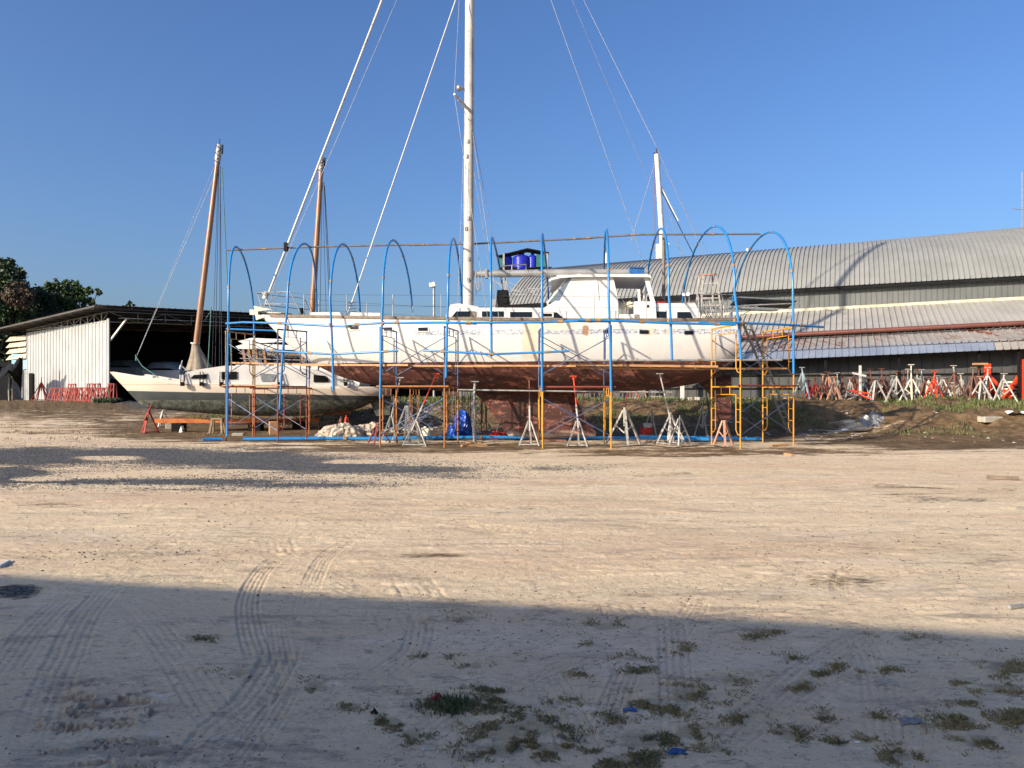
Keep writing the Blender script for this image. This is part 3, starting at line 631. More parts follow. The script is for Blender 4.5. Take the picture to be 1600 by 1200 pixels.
# covered boats inside the shed
def covered(px0, px1, pyt, pyb, D, label):
    w = (px1-px0)/F*D; h = (pyb-pyt)/F*D; c = P((px0+px1)/2, pyb, D); o = thing('covered_boat', label, 'boat', c)
    prof = []; m = MB(); n = 14
    for i in range(n+1):
        t = i/n*2-1; b = 1.3*(1-abs(t)**3)**.5+.03; zz = h*(.25+.75*min(1, (1-abs(t))*2.2))
        for k in range(7):
            a = k/6*math.pi; m.v.append((c.x+t*w/2, c.y-math.cos(a)*b, c.z+zz*(.45+.55*math.sin(a)**.6)))
    for i in range(n):
        for k in range(6): m.f.append((i*7+k, i*7+k+1, (i+1)*7+k+1, (i+1)*7+k)); m.sm.append(True)
    m.build('cover', M['greyp'], o)
    hl = MB(); hl.prism([(c.x-w/2, c.y-1, c.z+h*.3), (c.x+w/2, c.y-1, c.z+h*.3), (c.x+w*.42, c.y-1, c.z-h*.7), (c.x-w*.36, c.y-1, c.z-h*.7)], (0, 2, 0)); hl.build('hull', M['gel'], o)
covered(230, 290, 565, 585, 62, 'grey covered boat stored under the open shed')
covered(172, 222, 562, 580, 66, 'dim boat stored deep in the shed near the white wall')

# ------------------------------------------------------------------ building behind the viewer (its eave shades the near yard)
SUND = Vector((.79, .613, 0)).normalized(); EL = R(23); 
eh = 6.2; sh = eh/math.tan(EL)
e0 = Vector((X(0, 6.62), 6.62, 0))-SUND*sh; e1 = Vector((X(1600, 5.0), 5.0, 0))-SUND*sh; ed = (e1-e0).normalized(); en = Vector((ed.y, -ed.x, 0))
if en.y > 0: en = -en
wk = thing('workshop', 'tall metal workshop standing behind the viewer and shading the near ground', 'workshop', e0+ed*10+en*5)
Q = lambda a, b, z: e0+ed*a+en*b+Vector((0, 0, z))
MB().prism([Q(-7, 0, eh), Q(17, 0, eh), Q(17, 8, eh+.2), Q(-7, 8, eh+.2)], (0, 0, -.12)).build('roof', M['barrel'], wk)
m = MB(); m.prism([Q(-6.8, .6, -.1), Q(16.8, .6, -.1), Q(16.8, .7, -.1), Q(-6.8, .7, -.1)], (0, 0, eh+.05)); m.build('front_wall', M['wallg'], wk)
MB().prism([Q(-6.8, 7.4, -.1), Q(16.8, 7.4, -.1), Q(16.8, 7.5, -.1), Q(-6.8, 7.5, -.1)], (0, 0, eh+.1)).build('back_wall', M['wallw'], wk)
#@@PART2
# ------------------------------------------------------------------ the big yacht on stands
PH = R(4.65); BO = Vector((X(402, 25.9), 25.9, 0)); BA = Vector((math.cos(PH), -math.sin(PH), 0)); BN = Vector((math.sin(PH), math.cos(PH), 0))
yt = thing('sailing_yacht', 'large white sailing yacht with worn red bottom propped up inside blue pipe hoops', 'yacht', BO, -PH)
INVY = INV[yt.name]; INV[yt.name] = Matrix.Identity(4)      # the yacht is authored in its own frame: x aft, y away, z up
def bs(px, o):
    k = (px-800)/F; p = BO-BN*o; return (k*p.y-p.x)/(BA.x-k*BA.y)
def bl(px, py, o):
    s = bs(px, o); D = (BO+BA*s-BN*o).y; return Vector((s, -o, EYE+(HY-py)/F*D))
def bw_(v): return BO+BA*v[0]+BN*v[1]+Vector((0, 0, v[2]))
LH = bs(1156, 1.4)
prof_px = [(402, 493), (412, 499), (425, 512), (444, 533), (470, 556), (490, 569), (520, 584), (560, 598), (620, 607), (700, 611), (800, 614), (900, 615), (980, 612), (1050, 606), (1100, 597), (1135, 582), (1158, 568)]
PB = [bl(a, b, 0) for a, b in prof_px]; PS = [p.x for p in PB]; PZ = [p.z for p in PB]; PS[-1] = LH; PS[0] = 0
shx = [0, .1, .3, .5, .7, .9, 1.0]
def beam(t): return float(np.interp(t, [0, .03, .07, .12, .2, .3, .4, .5, .6, .7, .8, .9, 1], [.03, .22, .50, .82, 1.22, 1.57, 1.8, 1.94, 1.98, 1.96, 1.86, 1.70, 1.50]))
def sheer(t): return float(np.interp(t, [0, .05, .15, .3, .5, .7, .85, 1], [4.24, 4.17, 4.07, 3.96, 3.86, 3.80, 3.80, 3.83]))
sts = [0, .006, .013, .022, .035, .05, .07, .09, .115, .14, .17]+[.2+.8*i/26 for i in range(27)]
NK = 22; m = MB(); rows = []
for t in sts:
    s = t*LH; zs = sheer(t); zk = min(float(np.interp(s, PS, PZ)), zs-.03); b = beam(t); n = float(np.interp(t, [0, .1, .25, .5, .8, 1], [1.15, 1.35, 1.9, 2.5, 2.7, 2.8]))
    rows.append([(s, b*math.sin(k/NK*math.pi/2)**(2/n), zs-(zs-zk)*math.cos(k/NK*math.pi/2)**(2/n)) for k in range(NK+1)])
vs = []; fs = []; W = 2*NK+1
for r in rows:
    vs += [(s+.12*(zz-2.5)*0, -y, zz) for s, y, zz in reversed(r)]+[(s, y, zz) for s, y, zz in r[1:]]
for i in range(len(rows)-1):
    for k in range(W-1): fs.append((i*W+k, (i+1)*W+k, (i+1)*W+k+1, i*W+k+1))
m.add(vs, fs, True)
e = (len(rows)-1)*W; m.add(vs[e:], [tuple(range(W))]); 
hull = m.build('hull', M['hull'], yt)
dk = MB(); dv = []; df = []
for i, t in enumerate(sts):
    b = max(.01, beam(t)-.03); z = sheer(t)-.05; dv += [(t*LH, -b, z), (t*LH, 0, z+.05), (t*LH, b, z)]
for i in range(len(sts)-1):
    for k in (0, 1): df.append((i*3+k, i*3+k+1, i*3+k+4, i*3+k+3))
dk.add(dv, df).build('deck', M['gel'], yt)
rr = MB()
for sgn in (-1, 1): 
    pts = [(t*LH, sgn*(beam(t)+.005), sheer(t)-.02) for t in sts if t > .03]
    for a, b in zip(pts[:-1], pts[1:]): rr.beam(a, b, .07, .085)
rr.beam((LH, -1.5, sheer(1)-.02), (LH, 1.5, sheer(1)-.02), .07, .085)
rr.build('rub_rail', M['rail'], yt)
def hully(s, z):     # half breadth of the hull at height z
    t = s/LH; zs = sheer(t); zk = float(np.interp(s, PS, PZ)); b = beam(t); n = float(np.interp(t, [0, .1, .25, .5, .8, 1], [1.15, 1.35, 1.9, 2.5, 2.7, 2.8]))
    q = min(1, max(0, (zs-z)/(zs-zk))); return b*(1-q**n)**(1/n)
# hull ports
for pa, pb, py in ((540, 554, 510), (597, 610, 513), (653, 668, 514), (942, 954, 518), (999, 1013, 518.5), (1070, 1084, 519)):
    s0 = bs(pa, 1.8); s1 = bs(pb, 1.8); z = bl((pa+pb)/2, py, 1.85).z; o0 = hully(s0, z); o1 = hully(s1, z)
    if pa < 900:
        fr = MB(); fr.beam((s0-.04, -o0-.002, z), (s1+.04, -o1-.002, z), .03, .17).build('hull_port_frame', M['gel'], yt)
    MB().beam((s0, -o0-.008, z), (s1, -o1-.008, z), .04, .105).build('hull_port', M['glass'], yt)
# keel and rudder
def slab(nm, px, th, mt, taper=.35):
    p = [bl(a, b, 0) for a, b in px]; m = MB(); cx = sum(q.x for q in p)/len(p); cz = sum(q.z for q in p)/len(p)
    n = len(p); vs = [(q.x, 0, q.z) for q in p]; inn = [(q.x+(cx-q.x)*taper, 0, q.z+(cz-q.z)*.15) for q in p]
    V = vs+[(x, -th/2, z) for x, y, z in inn]+[(x, th/2, z) for x, y, z in inn]
    f = [tuple(range(n, 2*n)), tuple(range(3*n-1, 2*n-1, -1))]
    for i in range(n):
        j = (i+1) % n; f += [(i, j, n+j, n+i), (j, i, 2*n+i, 2*n+j)]
    return m.add(V, f).build(nm, mt, yt)
slab('keel', [(728, 604), (750, 622), (768, 645), (784, 668), (796, 683), (840, 688), (930, 684), (932, 676), (915, 655), (903, 630), (896, 606)], .42, M['hull'], .2)
slab('rudder', [(1118, 590), (1143, 585), (1143, 655), (1140, 658), (1119, 658)], .14, M['hull'], .1)
slab('skeg', [(1090, 596), (1116, 590), (1116, 625)], .12, M['hull'], .1)
# superstructure: side profiles read as (px, py), extruded across the deck
def prof_solid(nm, px, o, mt, parent=None, o2=None, inset=0.0):
    a = [bl(x, y, o) for x, y in px]; o2 = -o if o2 is None else o2
    return MB().prism(a, (0, o-o2, 0)).build(nm, mt, parent or yt)
def side_panel(nm, px, o, mt, parent=None, th=.02, both=True):
    a = [bl(x, y, o) for x, y in px]
    if both: MB().prism([Vector((v.x, -v.y, v.z)) for v in a], (0, th, 0)).build(nm, mt, parent or yt)
    return MB().prism([v+Vector((0, -th, 0)) for v in a], (0, th, 0)).build(nm, mt, parent or yt)
zd = lambda px, o: 0
cab = prof_solid('cabin', [(694, 500), (700, 483), (712, 480.5), (872, 481), (880, 500)], 1.25, M['gel'])
for q in ([(706, 495), (713, 486.5), (743, 486.5), (743, 495)], [(753, 495), (753, 486.5), (787, 486.5), (787, 495)], [(797, 495.5), (797, 487.5), (831, 487.5), (831, 495.5)], [(842, 496), (842, 488), (870, 488), (880, 497)]):
    side_panel('cabin_window', q, 1.25, M['glass'], cab)
side_panel('open_port_frame', [(843, 496), (843, 488.5), (865, 488.5), (865, 496)], 1.27, M['gel'], cab, .03, False)
side_panel('open_port', [(846, 494.5), (846, 490), (862, 490), (862, 494.5)], 1.30, M['black'], cab, .02, False)
side_panel('brown_window_curtain', [(735, 495), (735, 486.8), (743, 486.8), (743, 495)], 1.275, M['rail'], cab, .01, False)
# dorade boxes / hatches forward
prof_solid('foredeck_hatch', [(484, 494), (486, 488), (531, 488), (533, 494)], .7, M['gel']); prof_solid('foredeck_hatch', [(546, 494.5), (548, 488), (594, 489), (594, 495)], .7, M['gel'])
prof_solid('mast_step', [(700, 483), (704, 476), (716, 474), (748, 479), (748, 484)], .45, M['gel'])
# pilothouse
ph = prof_solid('pilothouse', [(842, 500), (846, 483), (868, 470), (966, 470), (966, 500)], 1.22, M['gel'])
side_panel('side_wall', [(874, 471), (894, 433), (958, 433), (966, 471)], 1.15, M['gel'], ph, .05)
side_panel('side_seam', [(933, 434), (934, 434), (937, 470), (936, 470)], 1.205, M['greyp'], ph, .004, False)
a0_, a1_ = bl(856, 474, 1.05), bl(888, 434, 1.05)
w = MB(); w.prism([a0_, a1_, Vector((a1_.x, -a1_.y, a1_.z)), Vector((a0_.x, -a0_.y, a0_.z))], (.03, 0, .02)).build('windscreen', M['screen'], ph)
fr = MB()
for y in (-1.05, -.35, .35, 1.05): fr.beam((a0_.x-.02, y, a0_.z), (a1_.x-.02, y, a1_.z), .06, .06)
fr.beam(a0_, Vector((a0_.x, 1.05, a0_.z)), .06, .06); fr.build('windscreen_frame', M['gel'], ph)
side_panel('quarter_glass', [(857, 473), (889, 434.5), (893, 434.5), (873, 471.5)], 1.14, M['screen'], ph, .015)
# hardtop roof with slight camber, visor forward
rv = []; rf = []
tops = [(857, 437.5), (862, 434), (876, 430.5), (900, 429), (960, 428.6), (1014, 429.2), (1017, 431)]
for (x, y) in tops:
    q = bl(x, y, 1.35)
    for k in range(9):
        a = k/8*2-1; rv.append((q.x, a*1.35, q.z+.07*(1-a*a)))
nT = len(tops)
for i in range(nT-1):
    for k in range(8): rf.append((i*9+k, i*9+k+1, (i+1)*9+k+1, (i+1)*9+k))
th_ = -.075; base = len(rv); rv2 = [(x, y, z+th_) for x, y, z in rv]
rf2 = [tuple(j+base for j in reversed(f)) for f in rf]
bd = [(i*9, (i+1)*9) for i in range(nT-1)]+[((i+1)*9+8, i*9+8) for i in range(nT-1)]+[(k+1, k) for k in range(8)]+[((nT-1)*9+k, (nT-1)*9+k+1) for k in range(8)]
rm = MB(); rm.add(rv+rv2, rf+rf2+[(a, b, b+base, a+base) for a, b in bd], False); hard = rm.build('hardtop', M['gel'], yt)
gr = MB()
for sgn in (-1, 1): gr.tube([bl(870, 431.5, 1.1)+Vector((0, 1.1+sgn*1.1, .02)), bl(1012, 430, 1.1)+Vector((0, 1.1+sgn*1.1, .02))], .02, 6)
for k in range(5): 
    q = bl(905+k*26, 429.5, 1.2); gr.box((q.x, q.y, q.z), (.12, .05, .05))
gr.build('roof_rail', M['gel'], hard)
# cockpit: coaming, rear post, bulkhead, radio boxes
prof_solid('coaming', [(966, 500), (968, 491), (1000, 491), (1000, 500)], 1.22, M['gel'])
ck = prof_solid('cockpit_locker', [(991, 500), (991, 471), (1024, 471), (1026, 500)], 1.22, M['gel'])
side_panel('locker_vent', [(1010, 480), (1010, 476.5), (1014, 476.5), (1014, 480)], 1.22, M['black'], ck, .02, False)
for sgn in (-1, 1):
    pp = MB(); q0 = bl(1020, 472, 1.15); q1 = bl(1009, 431, 1.15); pp.beam((q0.x, sgn*1.15, q0.z), (q1.x, sgn*1.15, q1.z), .13, .06)
    pp.build('hardtop_post', M['gel'], yt)
    q0 = bl(999, 471, 1.0); q1 = bl(998, 452, 1.0); MB().beam((q0.x, sgn*1.0, q0.z), (q1.x, sgn*1.0, q1.z), .08, .04).build('cockpit_post', M['gel'], yt)
wn = MB(); q = bl(1007, 470, .9); wn.lathe((q.x, q.y, q.z-.02), [(.14, 0), (.1, .06), (.06, .12), (.06, .22), (.11, .28), (.11, .32)], 12).build('winch', M['steel'], yt)
# rope / fender bundle in cockpit
q = bl(978, 482, .9); cr = MB()
for i in range(46):
    a = RNG.rand()*6.28; b = RNG.rand()*1.3; r0 = .30+.1*RNG.rand(); d = Vector((math.cos(a)*math.cos(b), math.sin(a)*math.cos(b)*.5, math.sin(b)*.9)); cr.tube([q+d*.03, q+d*r0*.6+Vector((0, 0, .03)), q+d*r0-Vector((0, 0, .05))], [.02, .016, .008], 5)
o_ = thing('rope_bundle', 'frayed cream rope bundle lying in the open cockpit of the yacht', 'rope', bw_(q)); mo = cr.build('strands', M['plastic'], None); mo.parent = o_; mo.matrix_parent_inverse = Matrix.Identity(4)
Mx = INV[o_.name] @ (Matrix.Translation(BO) @ Matrix.Rotation(-PH, 4, 'Z')); mo.data.transform(Mx)
# aft cabin
ac = prof_solid('aft_cabin', [(1018, 500), (1018, 478), (1022, 474), (1086, 474), (1099, 500)], 1.12, M['gel'])
for q in ([(1020, 496), (1020, 487), (1041, 487), (1041, 497)], [(1058, 497), (1058, 487.5), (1078, 487.5), (1083, 497.5)]): side_panel('cabin_window', q, 1.12, M['glass'], ac)
vt = MB()
for px_, o in ((1077, .5), (1071, .2)):
    q = bl(px_, 474, o); vt.tube([q, q+Vector((0, 0, .18)), q+Vector((-.02, -.03, .26)), q+Vector((-.06, -.12, .28))], [.025, .025, .035, .055], 10)
vt.build('cowl_vent', M['steel'], yt)
# mast, spreader, boom
MS = bs(730, 0); MT = 22.0
mm = MB(); mm.tube([(MS+.04, 0, 4.05), (MS+.06, 0, 9), (MS+.09, 0, 15), (MS+.13, 0, MT)], [.18, .17, .155, .13], 18); 
mast = mm.build('mast', M['mastal'], yt)
mt_ = MB(); mt_.beam((MS-.02, -.13, 4.6), (MS+.06, -.12, MT-.2), .03, .03)
for zz in (5.3, 6.0, 7.0, 7.35, 9.4, 9.9): mt_.box((MS-.02+RNG.rand()*.1, -.17, zz), (.07, .07, .13))
mt_.build('sail_track', M['greyjack'], mast)
q = bl(736, 175, 0); sp = MB()
for sg in (-1, 1): sp.tube([(MS+.1, sg*.1, q.z), (MS-.22, sg*1.35, q.z+.08)], [.06, .035], 8); sp.tube([(MS+.1, sg*.1, q.z-.35), (MS-.15, sg*1.0, q.z+.02)], .015, 6)
sp.build('spreader', M['mastal'], mast)
z2 = 15.6; sp = MB()
for sg in (-1, 1): sp.tube([(MS+.12, sg*.1, z2), (MS-.1, sg*1.1, z2+.08)], [.05, .03], 8)
sp.build('spreader', M['mastal'], mast)
mf = MB(); zz = bl(722, 140, 0).z; mf.lathe((MS-.25, -.1, zz-.08), [(.04, 0), (.1, .03), (.1, .15), (.05, .19)], 12); mf.beam((MS-.25, -.1, zz), (MS+.05, 0, zz-.02), .05, .04)
mf.build('masthead_light', M['steel'], mast)
# boom
b0 = bl(744, 428, 0); b1 = bl(1012, 425, 0)
bm = MB(); bm.tube([b0, b0.lerp(b1, .5), b1], [.115, .125, .1], 14); boom = bm.build('boom', M['greyboom'], yt)
g2 = MB(); g2.beam((MS+.15, 0, b0.z), (b0.x+.05, 0, b0.z), .07, .2); g2.box((b0.x+.35, 0, b0.z), (.08, .3, .3)); g2.tube([(MS+.22, -.05, b0.z-.1), (MS+.3, -.1, b0.z-.7), (MS+.4, -.1, b0.z-.5), (MS+.38, -.05, b0.z)], .012, 5); g2.build('gooseneck', M['steel'], boom)
rp = MB()      # coiled ropes hanging from boom
for (x0, y0, x1, y1, sag) in ((760, 432, 845, 452, .25), (762, 433, 850, 462, .12), (770, 436, 836, 455, .3), (752, 436, 742, 450, .25), (790, 431, 800, 470, .05), (783, 435, 862, 447, .2), (742, 430, 752, 448, .3)):
    a = bl(x0, y0, .25); b = bl(x1, y1, .7); rp.tube([a.lerp(b, t/8)-Vector((0, 0, math.sin(t/8*math.pi)*sag)) for t in range(9)], .012, 5)
rp.build('hanging_lines', M['wire'], boom)
mr = MB()
for (x0, y0, x1, y1, o, rad) in ((728, 250, 721, 480, .25, .007), (738, 60, 738, 470, .22, .008), (733, 300, 727, 478, -.2, .008)):
    mr.tube([bl(x0, y0, o), bl(x1, y1, o)], rad, 5)
mr.build('halyards', M['dwire'], mast)
# standing rigging
def wirez(nm, a, b, r, mt): return MB().tube([a, b], r, 6).build(nm, mt, yt)
hd = lambda z: Vector((MS+.1, 0, z))
fs_ = bl(420, 458, 0)
top = bl(597, 0, 0); d = (top-fs_); tF = (MS-.1-fs_.x)/d.x; topF = fs_+d*tF
st = wirez('furled_forestay', fs_+d*.004, topF, .042, M['mastal'])
fl = MB(); fl.lathe(fs_+Vector((-.12, 0, -.20)), [(.05, 0), (.11, .04), (.08, .08), (.08, .16), (.11, .2), (.04, .25)], 14); fl.build('furling_drum', M['plastic'], st)
MB().tube([fs_, bl(408, 494, 0)], .02, 6).build('stay_toggle', M['steel'], st)
MB().box(bl(447, 386, 0)+Vector((0, 0, 0)), (.12, .12, .3)).build('stay_clamp', M['black'], st)
a = bl(550, 472, 0); b = bl(712, 0, 0); d = b-a; wirez('inner_stay', a, a+d*((MS-.15-a.x)/d.x), .022, M['mastal'])
tb = MB(); tb.tube([bl(541, 494, 0), a], .02, 6); 
for k in range(4): c_ = a+Vector((.0, 0, -.05-.1*k)); tb.tube([c_+Vector((-.12, -.1, 0)), c_+Vector((.12, .1, .05))], .018, 6)
tb.build('turnbuckle', M['steel'], yt)
a = bl(424, 455, .1); b = bl(620, 0, 0); wirez('second_forestay', a, a+(b-a)*1.45, .009, M['wire'])
# shrouds
for sg in (-1, 1):
    for ds, zt_, zm, om in ((.0, MT-.4, bl(736, 175, 0).z+.08, 1.35), (.35, bl(736, 175, 0).z-.1, None, 0), (-.35, 15.4, None, 0)):
        foot = Vector((MS+ds+(.9 if ds >= 0 else .3), sg*1.85, 3.85))
        if zm: MB().tube([Vector((MS+.1, 0, zt_)), Vector((MS-.22, sg*om, zm)), foot], .008, 5).build('shroud', M['wire'], yt)
        else: MB().tube([Vector((MS+.1, 0, zt_)), foot], .008, 5).build('shroud', M['wire'], yt)
# backstays: upper part leads to two insulators, split bridle
for sx0, sy0, sx1, sy1, o1, rd in ((861, 0, 988, 357, 0, .009), (912, 0, 1025, 228, 1.0, .007), (894, 0, 1035, 335, -1.0, .006)):
    a = bl(sx1, sy1, o1); b = bl(sx0, sy0, 0); d = b-a; t = (MS+.2-a.x)/d.x; topb = a+d*t
    dn = a-(b-a)*.0; MB().tube([topb, a], rd, 5).build('backstay', M['wire'], yt)
a = bl(988, 357, 0)
for px_, py_, o in ((1010, 430, 1.1), (1010, 430, -1.1)): wirez('backstay', a, bl(px_, py_, o), .006, M['wire'])
wirez('backstay', bl(1025, 228, 1.0), Vector((LH-.2, -1.2, 3.85)), .006, M['wire']); wirez('backstay', bl(1035, 335, -1.0), Vector((LH-.2, 1.2, 3.85)), .006, M['wire'])
# pulpit
def hoopy(pts, r, nm, mt=M['steel']): return MB().tube(smoothp(pts, 6), r, 8).build(nm, mt, yt)
def smoothp(pts, n=6):
    p = [Vector(q) for q in pts]; p = [p[0]]+p+[p[-1]]; out = []
    for i in range(1, len(p)-2):
        for k in range(n):
            t = k/n; a, b, c, d = p[i-1], p[i], p[i+1], p[i+2]
            out.append(.5*((2*b)+(-a+c)*t+(2*a-5*b+4*c-d)*t*t+(-a+3*b-3*c+d)*t**3))
    return out+[p[-2]]
pu = MB()
up = [bl(454, 456, .85), bl(420, 456.5, .42), bl(401, 457.5, .08), bl(408, 459, -.25), bl(440, 463, -.6), bl(472, 466, -.9), bl(480, 476, -.95)]
pu.tube(smoothp(up), .015, 8)
lo = [bl(466, 475, .8), bl(430, 475, .4), bl(409, 475.5, .1), bl(425, 478, -.3), bl(484, 484, -.95)]
pu.tube(smoothp(lo), .014, 8)
for a, b in (((454, 456, .85), (470, 491, .85)), ((411, 457, .25), (428, 491, .3)), ((402, 458, .05), (412, 490, .08)), ((424, 461, -.4), (432, 489, -.4)), ((474, 466, -.9), (487, 490, -.95)), ((440, 457, .6), (414, 476, .15))):
    pu.tube([bl(*a), bl(*b)], .013, 6)
pu.build('pulpit', M['steel'], yt)
# stanchions and lifelines
sx = [500, 569, 591, 670, 754, 848, 916, 1000, 1022]
for sg in (1, -1):
    tops_ = []
    for t in (.12, .22, .32, .42, .52, .62, .72, .82, .92):
        s = t*LH; o = beam(t)-.1; MB().tube([(s, -sg*o, sheer(t)-.05), (s, -sg*o, sheer(t)+.72)], .015, 6).build('stanchion', M['steel'], yt); tops_.append((s, -sg*o, sheer(t)+.7))
    for k in (0, .34):
        lf = MB(); lf.tube([Vector(p)-Vector((0, 0, k)) for p in [(bs(455, .85), -sg*.85, bl(455, 457, .85).z)]+tops_+[(LH-.1, -sg*1.4, sheer(1)+.6)]], .0045, 5); lf.build('lifeline', M['dwire'], yt)
pr = MB()
for sg in (-1, 1): pr.tube([(LH-1.2, sg*1.5, sheer(1)), (LH-1.2, sg*1.5, sheer(1)+.75), (LH-.1, sg*1.35, sheer(1)+.75), (LH-.1, sg*1.35, sheer(1))], .015, 6)
pr.tube([(LH-.1, -1.35, sheer(1)+.75), (LH-.1, 1.35, sheer(1)+.75)], .015, 6)
for k in range(14):
    a = Vector((LH-.15-RNG.rand()*1.3, -1.3+RNG.rand()*.9, sheer(1)+.02)); pr.tube([a, a+Vector((RNG.randn()*.15, RNG.randn()*.1, .3+RNG.rand()*.45))], .014, 5)
pr.build('pushpit', M['steel'], yt)
# davit arms with panels over the stern
for o in (1.1, -1.1):
    dv_ = MB(); dv_.tube([bl(1135, 498, o), bl(1150, 478, o), bl(1245, 474, o)], .025, 6); dv_.tube([bl(1150, 498, o), bl(1188, 475, o)], .015, 6); dv_.build('davit', M['steel'], yt)
def quadp(a, b, o0, o1, th, nm, tilt=.0):
    p = [bl(*a, o0), bl(*b, o0)]; q = [Vector((p[1].x, -o1, p[1].z+tilt)), Vector((p[0].x, -o1, p[0].z+tilt))]; MB().prism([p[0], p[1], q[0], q[1]], (0, 0, th)).build(nm, M['solar'], yt)
quadp((1152, 465), (1246, 470), 1.2, .1, .04, 'solar_panel', -.12); quadp((1150, 482), (1216, 486), 1.2, .1, .04, 'solar_panel', .1)
# anchors on the bow roller
an = MB(); an.prism([bl(396, 478, .12), bl(424, 483.5, .02), bl(398, 487, .25)], (0, .06, .02)); an.prism([bl(398, 488, .1), bl(427, 491, .02), bl(400, 500, .2)], (0, .08, .0))
an.beam(bl(391, 488, .08), bl(404, 488, .05), .14, .17); an.beam(bl(398, 487, 0), bl(440, 490, 0), .07, .05); an.build('bow_anchor', M['plastic'], yt)
rl_ = MB(); rl_.beam(bl(400, 491, 0), bl(455, 491.5, 0), .22, .06); rl_.lathe(bl(472, 491, .2), [(.11, 0), (.08, .05), (.06, .12), (.1, .2)], 12); rl_.build('anchor_roller', M['black'], yt)
# black moulded box on the cabin top
bx = bl(783, 479, .5); wv = bw_(bx); o = thing('outboard_cover', 'black moulded box with recesses standing on the yacht cabin roof near the mast', 'box', wv, -PH)
INV[o.name] = INV[o.name] @ (Matrix.Translation(BO) @ Matrix.Rotation(-PH, 4, 'Z'))
m = MB(); m.prism([bl(774, 480, .6), bl(777, 453, .55), bl(793, 453, .55), bl(797, 480, .6)], (0, .4, 0)).build('body', M['black'], o)
m = MB(); 
for yy in (457, 467): m.prism([bl(786, yy+7, .615), bl(786, yy, .6), bl(792, yy, .6), bl(793, yy+7, .615)], (0, .03, 0))
m.build('recess', M['dark'], o); MB().prism([bl(769, 481, .5), bl(769, 468, .5), bl(775, 467, .5), bl(776, 481, .5)], (0, .3, 0)).build('side_box', M['greyp'], o)
# blue crate on hardtop
q = bl(996, 428, .6); o = thing('blue_crate', 'blue plastic crate sitting on the yacht hardtop', 'crate', bw_(q), -PH); INV[o.name] = INV[o.name] @ (Matrix.Translation(BO) @ Matrix.Rotation(-PH, 4, 'Z'))
m = MB(); m.prism([bl(984, 429, .9), bl(984, 417.5, .92), bl(1007, 418.5, .92), bl(1007, 429, .9)], (0, .5, 0)).build('body', mat('blue_crate_plastic', (.02, .12, .34), (.015, .09, .26), 3, .4), o)
MB().beam(bl(983, 417, .94), bl(1008, 418, .94), .05, .04).build('rim', M['bluest'], o)
# red fuel can + small things aft
q = bl(1030, 474, .2); o = thing('fuel_can', 'red fuel can on the aft cabin of the yacht', 'can', bw_(q), -PH); INV[o.name] = INV[o.name] @ (Matrix.Translation(BO) @ Matrix.Rotation(-PH, 4, 'Z'))
MB().prism([bl(1027, 475, .3), bl(1027, 470, .3), bl(1034, 469, .3), bl(1040, 472, .3), bl(1040, 475, .3)], (0, .3, 0)).build('body', M['red'], o); MB().tube([bl(1030, 470, .15), bl(1036, 469, .15)], .02, 6).build('handle', M['black'], o)
# aluminium platform ladder on the after deck
o = thing('platform_ladder', 'white platform ladder standing on the yacht after deck', 'ladder', bw_(bl(1108, 497, .2)), -PH); INV[o.name] = INV[o.name] @ (Matrix.Translation(BO) @ Matrix.Rotation(-PH, 4, 'Z'))
for (x0, y0, x1, y1, o0) in ((1095, 497, 1098, 428, .6), (1128, 497, 1119, 428, .6), (1088, 476, 1092, 430, -.2), (1114, 490, 1113, 430, -.2)): MB().beam(bl(x0, y0, o0), bl(x1, y1, o0), .045, .045).build('leg', M['whitejack'], o)
for y in (443, 460, 465.5, 477): 
    f = (y-428)/69; MB().beam(bl(1098-3*f, y, .6), bl(1119+9*f, y, .6), .05, .035).build('rung', M['whitejack'], o)
MB().prism([bl(1096, 430, .62), bl(1121, 429, .62), bl(1116, 430, -.2), bl(1091, 431, -.2)], (0, 0, .04)).build('platform', M['peachjack'], o)
m = MB(); 
for y in (447, 467): m.beam(bl(1090, y, -.2), bl(1114, y, -.2), .03, .03)
m.beam(bl(1098, 462, .6), bl(1090, 470, -.2), .03, .03); m.build('rear_brace', M['greyjack'], o)
# boarding ladder from the stern to the ground
pa = bw_(bl(1160, 503, .9)); pb = Vector((X(1232, 27.3), 27.3, 0)); pb.z = hz(pb.x, pb.y)
o = thing('boarding_ladder', 'long grey ladder leaning from the ground up to the yacht stern', 'ladder', pb)
w_ = Vector((.30, .26, 0)); MB().beam(pb, pa, .07, .04).build('stile', M['greyjack'], o); MB().beam(pb+w_, pa+w_, .07, .04).build('stile', M['greyjack'], o)
for i in range(1, 18): 
    t = i/18; MB().beam(pb.lerp(pa, t), pb.lerp(pa, t)+w_, .035, .035).build('rung', M['greyjack'], o)
# floodlight pole and dish far behind foredeck
fp = P(678, 500, 60); o = thing('camera_pole', 'thin pole with camera head rising beyond the foredeck rail', 'pole', (fp.x, 60, .9)); MB().tube([(fp.x, 60, .9), (fp.x, 60, P(0, 446, 60).z)], .09, 6).build('pole', M['greyjack'], o); MB().beam(P(671, 446, 60), P(680, 444, 60), .35, .35).build('head', M['white'], o)

